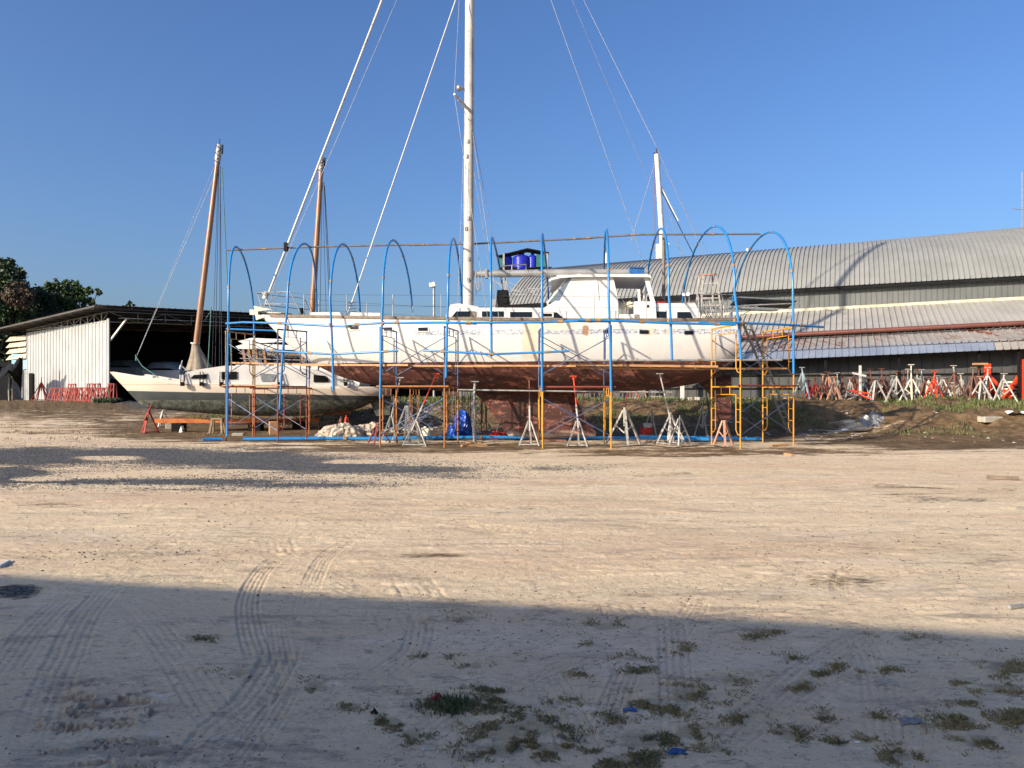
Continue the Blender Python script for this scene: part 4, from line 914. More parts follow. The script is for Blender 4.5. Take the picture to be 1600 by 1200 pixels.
# ------------------------------------------------------------------ blue pipe hoops
DF = lambda px: float(np.interp(px, [350, 437, 597, 697, 847, 955, 1157, 1240], [24.1, 23.2, 21.75, 21.4, 21.0, 20.8, 21.1, 22.1]))
HO = [((357, 355, 682), (373, 384), 397, 'leftmost blue hoop, beside the anchor at the bow'), ((449, 437, 640), (482, 380), 495, 'blue hoop rising past the bow pulpit, its legs bowed outward'),
 ((516, 521, 610), (543, 382), 563, 'blue hoop whose front leg hangs free over the white bow'), ((598, 594, 622), (622, 377), 645, 'blue hoop between the free hanging bow hoop and the inner stay'),
 ((700, 697, 590), (712, 375), 722, 'blue hoop passing just left of the main mast'), ((767, 768, 557), (772, 374), 789, 'blue hoop just right of the main mast with a short free front leg'),
 ((847, 847, 612), (849, 369), 858, 'blue hoop seen nearly edge on before the windscreen'), ((951, 955, 612), (946, 362), 943, 'blue hoop seen nearly edge on against the pilothouse wall'),
 ((1045, 1050, 563), (1026, 361), 1007, 'blue hoop arching beside the blue crate with a free front leg'), ((1148, 1158, 562), (1103, 357), 1065, 'blue hoop arching over the stern ladder'), ((1239, 1240, 584), (1190, 364), 1143, 'rightmost blue hoop, standing beyond the stern')]
for (tx, bx_, by), (ax, ay), kx, lab in HO:
    D0 = DF(bx_)-.06; Db = 28.6; zs = 4.15 if tx < 1000 else 4.35
    f0 = P(bx_, by, D0); z0 = max(f0.z, .06); A = Vector((X(tx, D0), D0, zs)); B = Vector((X(kx, Db), Db, zs-.2))
    Dm = (D0+Db)/2; zap = EYE+(HY-ay)/F*Dm
    pts = [Vector((X(bx_, D0), D0, z0)), Vector((X(bx_+(tx-bx_)*.45, D0), D0, z0+(zs-z0)*.6))]
    off = X(ax, Dm)-(A.x+B.x)/2
    for i in range(0, 25):
        a = i/24*math.pi; c = (1-math.cos(a))/2; h = A.lerp(B, c); h.z = zs+(zap-zs)*math.sin(a)**.92-(.2*c); h.x += off*math.sin(a)**2; pts.append(h)
    pts.append(Vector((B.x, B.y, 2.6)))
    pts = smoothp(pts, 3)
    o = thing('pipe_hoop', lab, 'pipe hoop', pts[0], 0, 'blue pipe hoops over the yacht'); MB().tube(pts, .035, 8).build('pipe', M['pvc'], o)
    for i in (12, 34, 50):
        if i+1 < len(pts): MB().tube([pts[i], pts[i].lerp(pts[i+1], .6)], .043, 8).build('joint', M['joint'], o)
    MB().tube([Vector((X(tx, D0), D0, 3.5)), Vector((X(tx, D0), D0, 3.62))], .045, 8).build('joint', M['joint'], o)
def poleline(nm, lab, cat, pts, r, mt, joints=(), grp=None):
    o = thing(nm, lab, cat, pts[0], 0, grp); MB().tube(pts, r, 8).build('pipe', mt, o)
    if joints:
        for t in joints:
            k = t*(len(pts)-1); i = min(int(k), len(pts)-2); a = Vector(pts[i]).lerp(Vector(pts[i+1]), k-i); d = (Vector(pts[i+1])-Vector(pts[i])).normalized()
            MB().tube([a-d*.07, a+d*.07], r*1.25, 8).build('joint', M['joint'], o)
    return o
ZR = lambda px: P(px, 0, 1)
rid = [(355, 391), (500, 385.5), (660, 382)]
poleline('ridge_pole', 'thin grey pole along the top of the leftmost hoops', 'pole', [P(a, b+.0, 25.9) for a, b in rid], .03, M['bpole'], (.2, .6, .95))
poleline('ridge_pole', 'grey pole lashed over the hoops across the main mast', 'pole', [P(640, 383, 25.75), P(740, 381, 25.7), P(925, 372, 25.5)], .032, M['bpole'], (.1, .5, .9))
poleline('ridge_pole', 'grey pole running over the hoops above the pilothouse to the stern', 'pole', [P(885, 374, 25.35), P(1000, 366.5, 25.3), P(1188, 365.5, 25.2)], .032, M['bpole'], (.05, .15, .45, .8))
g_ = 'blue pipes tied along the hoops'
poleline('side_pipe', 'upper blue pipe along the bow hoops', 'pipe', [P(353, 505.5, 24.0), P(380, 503.5, 23.7), P(437, 505, 23.1), P(520, 509.5, 22.4), P(548, 510, 22.2)], .034, M['pvc'], (.5, .98), g_)
poleline('side_pipe', 'upper blue pipe crossing the white hull below the foremost ports', 'pipe', [P(540, 508, 22.1), P(600, 504.5, 21.7), P(700, 504, 21.3), P(745, 505.5, 21.2)], .034, M['pvc'], (.1, .4, .9), g_)
poleline('side_pipe', 'upper blue pipe below the cabin windows amidships', 'pipe', [P(712, 504.5, 21.2), P(847, 503.5, 20.9), P(905, 501.5, 20.75), P(950, 502, 20.7)], .034, M['pvc'], (.05, .5, .8), g_)
poleline('side_pipe', 'upper blue pipe below the pilothouse and aft cabin', 'pipe', [P(903, 500, 20.7), P(955, 501, 20.65), P(1050, 505, 20.8), P(1150, 507, 20.9)], .034, M['pvc'], (.1, .2, .5, .9), g_)
poleline('side_pipe', 'upper blue pipe sticking out past the rightmost hoop', 'pipe', [P(1092, 504, 20.85), P(1157, 504.5, 20.95), P(1240, 508, 22.0), P(1286, 511, 22.6)], .034, M['pvc'], (.1, .35, .75), g_)
poleline('side_pipe', 'lower blue pipe under the bow between the leftmost hoops', 'pipe', [P(416, 547.5, 23.3), P(437, 549, 23.1), P(518, 553.5, 22.4), P(598, 549.5, 21.7), P(622, 548, 21.6)], .031, M['pvc'], (.1, .4, .8), g_)
poleline('side_pipe', 'lower blue pipe across the middle of the white hull', 'pipe', [P(661, 547.5, 21.6), P(700, 549.5, 21.3), P(768, 553.5, 21.1), P(847, 550.5, 20.9), P(890, 548.5, 20.8)], .031, M['pvc'], (.2, .5, .8), g_)
poleline('side_pipe', 'short blue pipe behind the bow under the anchor', 'pipe', [P(353, 514, 28), P(440, 517, 28)], .034, M['pvc'], (), g_)
poleline('scaffold_pipe', 'long grey pipe along the waterline towards the stern', 'pipe', [P(880, 563.5, 21.0), P(1060, 563, 21.1), P(1222, 562.5, 21.8)], .028, M['greyjack'], (.6,))
poleline('scaffold_pipe', 'thin grey pipe across the keel under the hull', 'pipe', [P(716, 609, 22.4), P(850, 611, 22.2), P(1050, 613, 22.1)], .024, M['greyjack'])
# blue pipes lying on the ground
for i, (a, b, lab, r) in enumerate((((316, 691.5), (347, 690.5), 'short blue pipe end lying on the ground left of the scaffolding', .05), ((380, 690.5), (640, 689.5), 'long blue pipe lying on the ground beside the canvas heap', .055), ((440, 689), (720, 688), 'blue pipe lying behind the long one below the bow', .05),
        ((600, 689), (845, 687.5), 'blue pipe lying on the ground in front of the blue tarpaulin', .055), ((760, 687.5), (1000, 689), 'blue pipe lying on the ground below the keel', .05), ((940, 688.5), (1115, 691), 'blue pipe lying on the ground below the propeller area', .055), ((1060, 691), (1190, 690), 'blue pipe end on the ground by the yellow scaffold', .055), ((1000, 686.5), (1150, 688), 'thin blue pipe lying behind the tripod cluster', .04))):
    p = G(*a); q = G(*b); p.z = hz(p.x, p.y)+r+.03; q.z = hz(q.x, q.y)+r+.03
    o = thing('ground_pipe', lab, 'pipe', p, 0, 'blue pipes lying on the ground'); MB().tube([p, p.lerp(q, .5)+Vector((0, .05, .01)), q], r, 8).build('pipe', M['pvc'], o)
    if i in (1, 3, 5): MB().tube([p.lerp(q, .6), p.lerp(q, .62)], r*1.25, 8).build('joint', M['joint'], o)

# ------------------------------------------------------------------ scaffolds
def frame(m, A, B, z0, h):
    A = Vector((A.x, A.y, 0)); B = Vector((B.x, B.y, 0)); d = (B-A).normalized(); k = (B-A).length; u = lambda t, z: A+d*t+Vector((0, 0, z0+z))
    m.tube([u(0, 0), u(0, h)], .023, 8); m.tube([u(k, 0), u(k, h)], .023, 8); m.tube([u(-.02, h), u(k+.02, h)], .024, 8)
    i = min(.26, k*.22); m.tube([u(0, .38), u(i*.6, .40), u(i, .52), u(i, h-.22), u(k-i, h-.22), u(k-i, .52), u(k-i*.6, .40), u(k, .38)], .017, 6)
    for z in (.75, 1.1, 1.42):
        if z < h-.1: m.tube([u(0, z), u(i, z)], .013, 6); m.tube([u(k, z), u(k-i, z)], .013, 6)
    m.tube([u(k*.35, h-.22), u(k*.35, h)], .013, 6); m.tube([u(k*.65, h-.22), u(k*.65, h)], .013, 6)
def gp(px, py, D=None):
    D = D or EYE*F/(py-HY); return Vector((X(px, D), D, hz(X(px, D), D)))
def tower(lab, frames, h, mats, tiers=2, ledger=None, braces=(0, 1), far=True):
    o = thing('scaffold_tower', lab, 'scaffold', frames[0][0])
    for ti in range(tiers):
        for fi, (A, B) in enumerate(frames):
            z0 = (A.z+B.z)/2+ti*(h+.005); m = MB(); frame(m, A, B, z0, h); m.build('frame', M[mats[ti][fi]], o)
        if ti in braces and len(frames) > 1:
            for side in ((0, 1) if far else (0,)):
                a = frames[0][side]; b = frames[1][side]; z0 = (a.z+b.z)/2+ti*h; u = Vector((a.x, a.y, 0)); v = Vector((b.x, b.y, 0)); m = MB()
                m.tube([u+Vector((0, 0, z0+.38)), v+Vector((0, 0, z0+1.42))], .013, 6); m.tube([u+Vector((0, .03, z0+1.42)), v+Vector((0, .03, z0+.38))], .013, 6); m.build('cross_brace', M['brace'], o)
    if ledger:
        a = frames[0][0]; b = frames[1][0]; z = a.z+h+.03
        MB().tube([Vector((a.x-.1, a.y-.05, z)), Vector((b.x+.12, b.y-.05, z))], .027, 8).build('ledger', M[ledger], o)
    return o
tower('scaffold under the bow with dark red lower frames, olive upper frame and orange ledger', [(gp(353, 690), gp(398, 686)), (gp(434, 693), gp(479, 690))], 1.76, (('redst', 'redst'), ('olive', 'bluest')), ledger='orange')
tower('scaffold on the far side of the bow with orange lower frames', [(gp(395, 682), gp(440, 668)), (gp(483, 678), gp(498, 671))], 1.7, (('orange', 'orange'), ('olive', 'bluest')), ledger='orange', tiers=2, far=False)
tower('scaffold beside the main mast with orange lower and dark blue upper frames', [(gp(594, 699), gp(619.5, 693)), (gp(694.5, 700), gp(715.5, 694))], 1.72, (('orange', 'orange'), ('bluest', 'bluest')), ledger='orange')
tower('scaffold below the pilothouse with yellow lower frames and red ledger', [(gp(848, 702), gp(842, 696)), (gp(955, 703), gp(944, 696))], 1.70, (('yellow', 'yellow'), ('bluest', 'bluest')), ledger='redst')
tower('all yellow scaffold at the stern with a dark red ledger', [(gp(1157, 702), gp(1112, 695)), (gp(1240, 697), gp(1192, 691))], 1.74, (('yellow', 'yellow'), ('yellow', 'yellow')), ledger='redst')
tower('rusty low scaffold on the far side seen between the orange posts', [(gp(641, 0, 30), gp(655, 0, 31.2)), (gp(700, 0, 29.5), gp(712, 0, 30.7))], 1.7, (('orange', 'orange'), ('olive', 'olive')), tiers=1)
tower('dark scaffold on the far side behind the blue tarpaulin', [(gp(722, 0, 29.3), gp(735, 0, 30.4)), (gp(752, 0, 29.2), gp(760, 0, 30.3))], 1.7, (('olive', 'rustjack'), ('olive', 'olive')), tiers=1)
def plank(lab, p, q, w=.25, th=.05):
    o = MB(); o.beam(p, q, w, th); return tag(o.build('scaffold_plank', M['wood']), lab, 'plank', 'scaffold planks along the waterline')
plank('orange brown plank laid under the bow between the leftmost scaffolds', P(365, 567, 24.9), P(505, 570, 23.3)); plank('plank reaching from the bow towards the mast scaffold', P(470, 570.5, 23.2), P(640, 570.5, 21.6), .2)
plank('long plank along the red bottom left of the mast', P(590, 571.5, 22.0), P(770, 572.5, 21.4)); plank('plank along the red bottom below the yellow filler patch', P(740, 571.5, 21.5), P(900, 572, 21.2), .28)
plank('thick plank along the waterline below the pilothouse', P(890, 570, 21.3), P(1120, 573, 21.3), .3, .06); plank('plank laid across the yellow stern scaffold', P(1090, 576, 21.5), P(1225, 576, 22.3), .3)
plank('second plank beneath the waterline right of the pilothouse', P(900, 575, 21.5), P(1100, 577, 21.4), .2, .04)

# ------------------------------------------------------------------ jack stands
NJ = [0]
def jack(lab, base, h, ph, col, pole=None, legs=3, spread=.42, yaw=0, tilt=(0, 0), plate=True, grp=None, leg_r=.025, name='jack_stand', ring=False, flat=False):
    """tripod of height h under a pole reaching ph above its apex"""
    yaw = yaw+RNG.rand()*.3; o = thing(name, lab, 'jack stand', base, 0, grp); b = Vector(base); ap = b+Vector((0, 0, h)); feet = []
    for k in range(legs):
        a = yaw+2*math.pi*k/legs; f = b+Vector((math.cos(a)*spread, math.sin(a)*spread*(.6 if flat else 1), .02)); feet.append(f)
        MB().beam(f, ap+Vector((math.cos(a)*.04, math.sin(a)*.04, 0)), leg_r*2, leg_r*1.6).build('leg', M[col], o)
    if ring:
        m = MB()
        for k in range(legs): m.beam(feet[k].lerp(ap, .05), feet[(k+1) % legs].lerp(ap, .05), leg_r*1.5, leg_r)
        m.build('foot_brace', M[col], o)
    else:
        m = MB()
        for k in range(legs): m.beam(b+(feet[k]-b)*.45+Vector((0, 0, h*.55)), b+Vector((0, 0, h*.35)), leg_r, leg_r)
        m.build('inner_brace', M[col], o)
    top = ap+Vector((tilt[0], tilt[1], ph)); d = (top-b).normalized()
    MB().tube([ap-(top-ap).normalized()*h*.45, ap+(top-ap)*.35], leg_r*1.25, 8).build('sleeve', M[col], o)
    pl = MB().tube([ap, top], leg_r*.85, 8).build('screw_pole', M[pole or col], o)
    if plate:
        m = MB(); m.beam(top-Vector((.09, 0, 0)), top+Vector((.09, 0, 0)), .16, .03); m.tube([top-d*.1, top], leg_r*1.3, 8); m.build('top_plate', M[pole or col], o)
    return o
def J(px, py): return G(px, py)
# near jacks under the yacht, leaning against the hull
def lean(lab, bx_, by_, ax, ay, tx, ty, Dtop, col, pole, legs=3, spread=.34):
    b = gp(bx_, by_); ap = P(ax, ay, b.y); b.x = ap.x if abs(ap.x-b.x) < .3 else b.x; top = P(tx, ty, Dtop)
    h = ap.z-b.z; jack(lab, b, h, top.z-ap.z, col, pole, legs, spread, 1.2, (top.x-ap.x, top.y-ap.y), ring=True, grp='jack stands propping the yacht')
lean('white and rusty red jack stand directly in front of the keel', 828, 697, 828, 658, 827, 592, 22.9, 'whitejack', 'rustjack')
lean('jack stand with white tripod and bright red leaning pole below the pilothouse', 907, 698, 903, 658, 896, 588, 22.8, 'whitejack', 'orangejack')
lean('grey and red jack stand leaning up to the left of the mast', 648, 697, 650, 658, 682, 584, 22.9, 'greyjack', 'orangejack', 3, .4)
lean('jack stand with a long striped white pole amid the white tripod cluster', 1056, 695, 1047, 652, 1031, 584, 22.9, 'whitejack', 'whitejack', 4, .4)
lean('grey jack stand behind the rusty one near the rudder', 1117, 676, 1108, 640, 1098, 582, 24.4, 'greyjack', 'greyjack')
lean('grey jack stand at the foot of the orange scaffold post', 600, 692, 612, 650, 626, 590, 23.4, 'greyjack', 'whitejack')
NG = 'jack stands stored under the yacht'
jack('broad white tripod with a cross bar in the shade under the stern', gp(976, 696), 1.05, .25, 'whitejack', 'rustjack', 3, .6, .5, (0, 0), True, NG, .032)
jack('rusty and white tripod leaning by the yellow stern scaffold', gp(1131, 697), .75, .0, 'peachjack', 'peachjack', 3, .32, .2, (0, 0), False, NG, .03)
jack('white tripod behind the tripod cluster under the stern', gp(1048, 692), .85, .1, 'whitejack', 'whitejack', 4, .45, .9, (0, 0), False, NG, .028)
jack('slim white tripod nested in the cluster under the stern', gp(1062, 696), .8, .1, 'whitejack', 'greyjack', 3, .36, .1, (0, 0), False, NG, .022)
jack('grey tripod bundle behind the leaning red pole', gp(636, 690), 1.15, .0, 'greyjack', 'greyjack', 4, .48, .3, (0, 0), False, NG, .028)
jack('small rusty jack stand beside the canvas heap', gp(590, 694), .6, .2, 'redst', 'redst', 3, .4, .3, (.2, 0), False, NG, .022)
jack('dark tripod in deep shade behind the keel', gp(790, 0, 27.5), 1.0, .5, 'greyjack', 'greyjack', 3, .45, .3, (0, 0), True, NG)
jack('dark slim tripod in deep shade beside the rudder', gp(1098, 0, 26.5), .9, .3, 'greyjack', 'greyjack', 3, .3, .6, (0, 0), False, NG, .018)
jack('dark thin tripod in deep shade behind the white cross bar tripod', gp(1018, 0, 26.6), .95, .1, 'greyjack', 'greyjack', 3, .3, .9, (0, 0), False, NG, .015)
# steel prop
b = gp(741, 692); o = thing('steel_prop', 'pale grey steel prop under the hull beside the blue tarpaulin', 'prop', b); MB().tube([b, b+Vector((0, 0, 1.2))], .06, 10).build('outer_tube', M['whitejack'], o); MB().tube([b+Vector((0, 0, 1.2)), b+Vector((0, .4, 1.9))], .045, 10).build('inner_tube', M['greyjack'], o)
m = MB(); m.box(b+Vector((0, .4, 1.92)), (.26, .2, .03)); m.build('head_plate', M['greyjack'], o); MB().box(b+Vector((0, 0, .02)), (.5, .3, .04)).build('foot_plate', M['wood'], o)
tag(MB().beam(gp(721, 698)+Vector((0, 0, .03)), gp(760, 697)+Vector((0, 0, .03)), .2, .05).build('timber_plank', M['wood']), 'short dark plank on the ground at the foot of the grey prop', 'plank')
# blue tarpaulin bundle
def blob(nm, lab, cat, c, rx, ry, h, mt, seed, folds=.12, fr=7, parts=None, sharp=1.0):
    m = MB(); n, k = 40, 16; vs = []
    for j in range(k+1):
        t = j/k
        for i in range(n):
            a = 2*math.pi*i/n; r = (math.cos(t*math.pi/2)**.5) if t < 1 else 0.02
            f = 1+folds*float(fbm(np.array([math.cos(a)*fr*.35+seed]), np.array([math.sin(a)*fr*.35+t*2.2]), seed, 4)[0])*4
            hh = math.sin(t*math.pi/2)*h*(1+.35*float(fbm(np.array([math.cos(a)*r*1.6+seed*2]), np.array([math.sin(a)*r*1.6]), seed+3, 3)[0]))
            cz = folds*.9*h*float(fbm(np.array([math.cos(a)*r*5]), np.array([math.sin(a)*r*5]), seed+7, 3)[0])
            vs.append((c[0]+math.cos(a)*rx*r*f, c[1]+math.sin(a)*ry*r*f, c[2]-.03+hh+cz))
    fs = [(j*n+i, j*n+(i+1) % n, (j+1)*n+(i+1) % n, (j+1)*n+i) for j in range(k) for i in range(n)]+[tuple(k*n+i for i in range(n))]
    m.add(vs, fs, True); ob = m.build(nm, mt); return tag(ob, lab, cat)
# canvas with real creases
def foldmat(name, c1, c2, s=2.2):
    m, t, b = nodes(name); k = NT(t); v = k.n('ShaderNodeTexWave'); v.inputs['Scale'].default_value = s*.6; v.inputs['Distortion'].default_value = 16; v.inputs['Detail'].default_value = 3; v.inputs['Detail Scale'].default_value = 1.2; k.link(k.co, v.inputs[0])
    k.link(k.mix(k.ramp(k.noise(3, 4), .35, .65), c1, c2), b.inputs['Base Color']); b.inputs['Roughness'].default_value = .85; k.bump(v.outputs['Fac'], .6, .05, b); return m
cv = foldmat('crumpled_canvas', (.50, .44, .35), (.38, .33, .26)); bt = foldmat('crumpled_blue_tarp', (.012, .075, .42), (.01, .05, .3), 3); bt.node_tree.nodes['Principled BSDF'].inputs['Roughness'].default_value = .35
blob('canvas_heap', 'crumpled beige canvas heap on the ground below the bow scaffold', 'canvas', gp(528, 689)+Vector((0, .5, 0)), .78, .55, .55, cv, 4, .16, 8)
blob('canvas_heap', 'smaller folded canvas lying right of the large canvas heap', 'canvas', gp(566, 686)+Vector((.05, .7, 0)), .5, .45, .52, cv, 9, .14, 8)
blob('blue_tarpaulin', 'bright blue tarpaulin bundle standing under the hull', 'tarpaulin', gp(722, 686)+Vector((0, .3, 0)), .33, .3, .95, bt, 13, .09, 7)
blob('blue_tarpaulin', 'low blue tarpaulin folds at the foot of the standing blue bundle', 'tarpaulin', gp(708, 687), .22, .2, .5, bt, 17, .12, 7)
blob('red_bag', 'red cloth bag lying on the ground at the front of the keel', 'bag', gp(779, 686), .32, .2, .27, foldmat('red_bag_cloth', (.5, .025, .015), (.33, .02, .015), 4), 21, .12, 7)
def can(nm, lab, c, w, h, mt, capm, cat='container'):
    o = thing(nm, lab, cat, c); m = MB(); z = c.z; pts = [(w*.92, 0), (w, .03), (w, h*.75), (w*.8, h*.92), (w*.3, h*.97)]
    vs = []; n = 20
    for r, q in pts:
        for k in range(n):
            a = 2*math.pi*k/n; ca, sa = math.cos(a), math.sin(a); vs.append((c.x+r*math.copysign(abs(ca)**.5, ca), c.y+r*.8*math.copysign(abs(sa)**.5, sa), z+q))
    fs = [(j*n+i, j*n+(i+1) % n, (j+1)*n+(i+1) % n, (j+1)*n+i) for j in range(len(pts)-1) for i in range(n)]+[tuple((len(pts)-1)*n+i for i in range(n))]
    m.add(vs, fs, True).build('body', mt, o); MB().lathe((c.x, c.y, z+h*.96), [(w*.3, 0), (w*.3, .04), (w*.2, .05)], 12).build('cap', capm, o)
can('plastic_drum', 'cream plastic jerry can standing left of the blue tarpaulin', gp(664, 688)+Vector((0, .1, 0)), .18, .42, M['plastic'], M['plastic']); can('plastic_drum', 'small white plastic jug at the foot of the keel', gp(801, 687), .11, .29, M['gel'], M['gel'])
o = thing('pump_engine', 'small red and white engine on the ground in the shade under the stern', 'engine', gp(1010, 683)); c = gp(1010, 683)+Vector((0, 0, .02)); MB().tube([c+Vector((-.2, 0, .2)), c+Vector((.2, 0, .2))], .14, 14).build('tank', M['red'], o); MB().box(c+Vector((.05, .05, .38)), (.25, .22, .16)).build('cover', M['gel'], o); MB().box(c+Vector((0, 0, .04)), (.45, .3, .06)).build('base', M['greyjack'], o)
for a, b, w_, mt_n, lab in (((598, 684), (640, 680), .12, 'wood', 'weathered timber length lying among the stands left of the blue tarpaulin'), ((690, 682), (712, 676), .1, 'olive', 'short dark timber lying behind the standing blue bundle'), ((612, 676), (660, 668), .09, 'stone', 'pale board on the ground far behind the orange scaffold'),
        ((1000, 691), (1040, 694), .08, 'rail', 'dark timber offcut lying left of the white tripod cluster'), ((1148, 690), (1185, 687), .08, 'wood', 'timber offcut on the ground inside the yellow scaffold'), ((850, 690), (886, 692), .07, 'rustjack', 'rusty bar lying on the ground below the pilothouse')):
    p = gp(*a); q = gp(*b); tag(MB().beam(p+Vector((0, 0, .04)), q+Vector((0, 0, .07)), w_, .06).build('timber_offcut', M[mt_n]), lab, 'timber')
def hose(lab, pts, r_, mt):
    P3 = smoothp([gp(*p)+Vector((0, 0, r_)) for p in pts], 6); tag(MB().tube(P3, r_, 6).build('hose', mt), lab, 'hose')
hose('thin dark cable snaking across the ground below the bow scaffold', [(420, 694), (470, 697), (540, 693), (600, 698), (680, 694), (735, 697)], .012, M['dwire'])
hose('dark hose looping on the ground under the stern', [(930, 694), (965, 699), (1010, 696), (1050, 700), (1100, 696), (1135, 700)], .014, M['dwire'])
# stone block and white grub screw things near left
def block(lab, c, s, rz, mt, nm='concrete_block'):
    m = MB(); M3 = Matrix.Rotation(rz, 3, 'Z') @ Matrix.Rotation(.04, 3, 'X'); m.box(c+Vector((0, 0, s[2]/2-.02)), s, M=M3); ob = m.build(nm, mt); bv = ob.modifiers.new('b', 'BEVEL'); bv.width = .02; bv.segments = 2; return tag(ob, lab, 'block')
block('grey concrete block beside the small white jack stand at far left', gp(264, 670), (.25, .3, .3), .3, M['concrete']); block('pale block on the ground left of the canvas heap', gp(372, 681), (.4, .25, .12), .2, M['stone'])
block('brown timber block under the catamaran behind the bow scaffold', gp(428, 0, 28.5), (.35, .3, .5), .4, M['wood']); block('long pale stone slab lying on the bank', SW(su(1547, -5.8), -5.8, hz(*SW(su(1547, -5.8), -5.8, 0)[:2])), (.75, .35, .2), .2, M['stone'])
o = thing('trestle', 'small wooden trestle under the catamaran left of the bow scaffold', 'trestle', gp(337, 678)); c = gp(337, 678)
for sx_ in (-1, 1):
    MB().beam(c+Vector((sx_*.24, 0, 0)), c+Vector((sx_*.17, .1, .55)), .07, .07).build('leg', M['olive'], o)
    MB().beam(c+Vector((sx_*.24, .35, 0)), c+Vector((sx_*.17, .25, .55)), .07, .07).build('leg', M['olive'], o)
MB().box(c+Vector((0, .17, .57)), (.45, .25, .06)).build('top', M['olive'], o)
m = MB(); c = gp(287, 676); m.prism([c+Vector((-.2, 0, .02)), c+Vector((.2, 0, .24)), c+Vector((-.03, .1, .12))], (0, .2, .02)); m.prism([c+Vector((-.2, 0, .0)), c+Vector((-.05, 0, .02)), c+Vector((-.15, .1, .25))], (0, .2, .02)); tag(m.build('broken_board', M['white']), 'pale broken board lying in front of the orange beam', 'board')

# jack stand row beside the long shed
def ground_shed(px, v):
    p = SW(su(px, v), v, 0); p.z = hz(p.x, p.y); return p
ROW = [ # px, v, tripod h, pole, colour, pole colour, legs, spread, label
 (1254, -1.6, 1.3, .35, 'bluejack', 'bluejack', 3, .45, 'tall pale blue tripod stand in the shade just right of the rightmost hoop'), (1265, -1.2, .75, .35, 'redjack', 'redjack', 3, .38, 'small dark red jack stand first beyond the pale blue tripod'),
 (1274, -1.4, .85, .4, 'redjack', 'rustjack', 3, .38, 'bright red jack stand second beyond the pale blue tripod'), (1285, -1.7, .8, .55, 'rustjack', 'peachjack', 3, .38, 'rusty brown jack stand left of the tall pink peeling one'),
 (1294, -1.5, 1.2, .25, 'peachjack', 'rustjack', 3, .4, 'tall pink peeling jack stand near the left end of the shed row'), (1304, -1.9, .95, .3, 'peachjack', 'peachjack', 4, .42, 'orange pink jack stand in front of the shaded wall'),
 (1316, -1.3, .95, .35, 'rustjack', 'rustjack', 3, .36, 'dark rusty jack stand behind the orange pink one'), (1328, -1.4, .95, .25, 'whitejack', 'peachjack', 3, .3, 'slim pale jack stand behind the toppled white one'),
 (1340, -1.5, .9, .55, 'redst', 'rustjack', 3, .42, 'dark red jack stand directly left of the tall white T post'), (1350, -1.2, .8, .4, 'bluejack', 'whitejack', 3, .34, 'small pale blue jack stand behind the tall white T post'),
 (1361, -1.1, 1.1, .55, 'rustjack', 'rustjack', 3, .36, 'rusty jack stand behind the white tripod in the middle of the row'), (1368, -2.0, 1.05, .05, 'whitejack', 'rustjack', 3, .5, 'white tripod with rusty top right of the toppled red one'),
 (1378, -1.4, 1.1, .55, 'rustjack', 'rustjack', 3, .4, 'tall dark brown jack stand left of the large white tripod'), (1401, -2.0, 1.15, .4, 'whitejack', 'rustjack', 3, .52, 'large white tripod with white and rusty paired poles'),
 (1418, -1.3, .9, .75, 'whitejack', 'whitejack', 3, .36, 'white jack stand with a tall pale pole left of the cream one'), (1424, -1.9, 1.1, .8, 'plastic', 'plastic', 4, .5, 'cream jack stand with the tallest pole of the row'),
 (1433, -.9, 1.1, .5, 'whitejack', 'rustjack', 3, .35, 'pale jack stand standing behind the cream one'), (1440, -1.0, 1.2, .35, 'greyjack', 'greyjack', 3, .32, 'grey jack stand leaning at the wall between cream and brown ones'),
 (1445, -2.0, .95, .2, 'rustjack', 'rustjack', 3, .5, 'brown tripod directly left of the bright orange red one'), (1451, -1.1, .9, .3, 'plastic', 'rustjack', 3, .3, 'cream jack stand half hidden behind the brown tripod'),
 (1459, -2.0, 1.05, .45, 'orangejack', 'orangejack', 4, .45, 'bright orange red jack stand in front of the grey wall'), (1473, -1.7, .95, .1, 'whitejack', 'greyjack', 3, .42, 'open white tripod just right of the bright orange red stand'),
 (1484, -1.1, .8, .1, 'plastic', 'plastic', 3, .3, 'short cream stand behind the brown white topped tripod'), (1491, -2.0, 1.1, .5, 'rustjack', 'whitejack', 3, .5, 'brown tripod with a white pole standing alone before the wall'),
 (1520, -1.9, 1.1, .5, 'rustjack', 'olive', 4, .42, 'dark brown jack stand carrying the left end of the timber bar'), (1533, -2.1, .95, .25, 'whitejack', 'peachjack', 5, .5, 'white many legged tripod before the large orange frame'),
 (1543, -1.7, 1.2, .45, 'greyjack', 'whitejack', 4, .5, 'grey jack stand carrying the right end of the timber bar'), (1568, -2.1, 1.05, .3, 'whitejack', 'whitejack', 3, .52, 'clean white tripod standing farthest right before the big orange stand'),
 (1411, -.8, .7, .1, 'greyjack', 'rustjack', 3, .3, 'small grey stand crammed between the large white tripod and the wall'), (1508, -.9, .6, .1, 'olive', 'olive', 3, .3, 'low olive stand at the wall left of the timber bar')]
ORD = ['rusty stand crowded at the wall right of the rightmost hoop', 'dark stand at the wall behind the tall pink one', 'grey stand at the wall behind the dark rusty one', 'rusty stand squeezed behind the white T post', 'red brown stand squeezed behind the fallen red stand', 'dark stand behind the tall dark brown one', 'grey stand just left of the large white tripod', 'rusty stand at the wall left of the cream stand', 'grey stand at the wall right of the bright orange red one', 'rusty stand at the wall left of the brown white topped tripod', 'pale stand at the wall right of the brown white topped tripod', 'rusty stand behind the many legged white tripod']
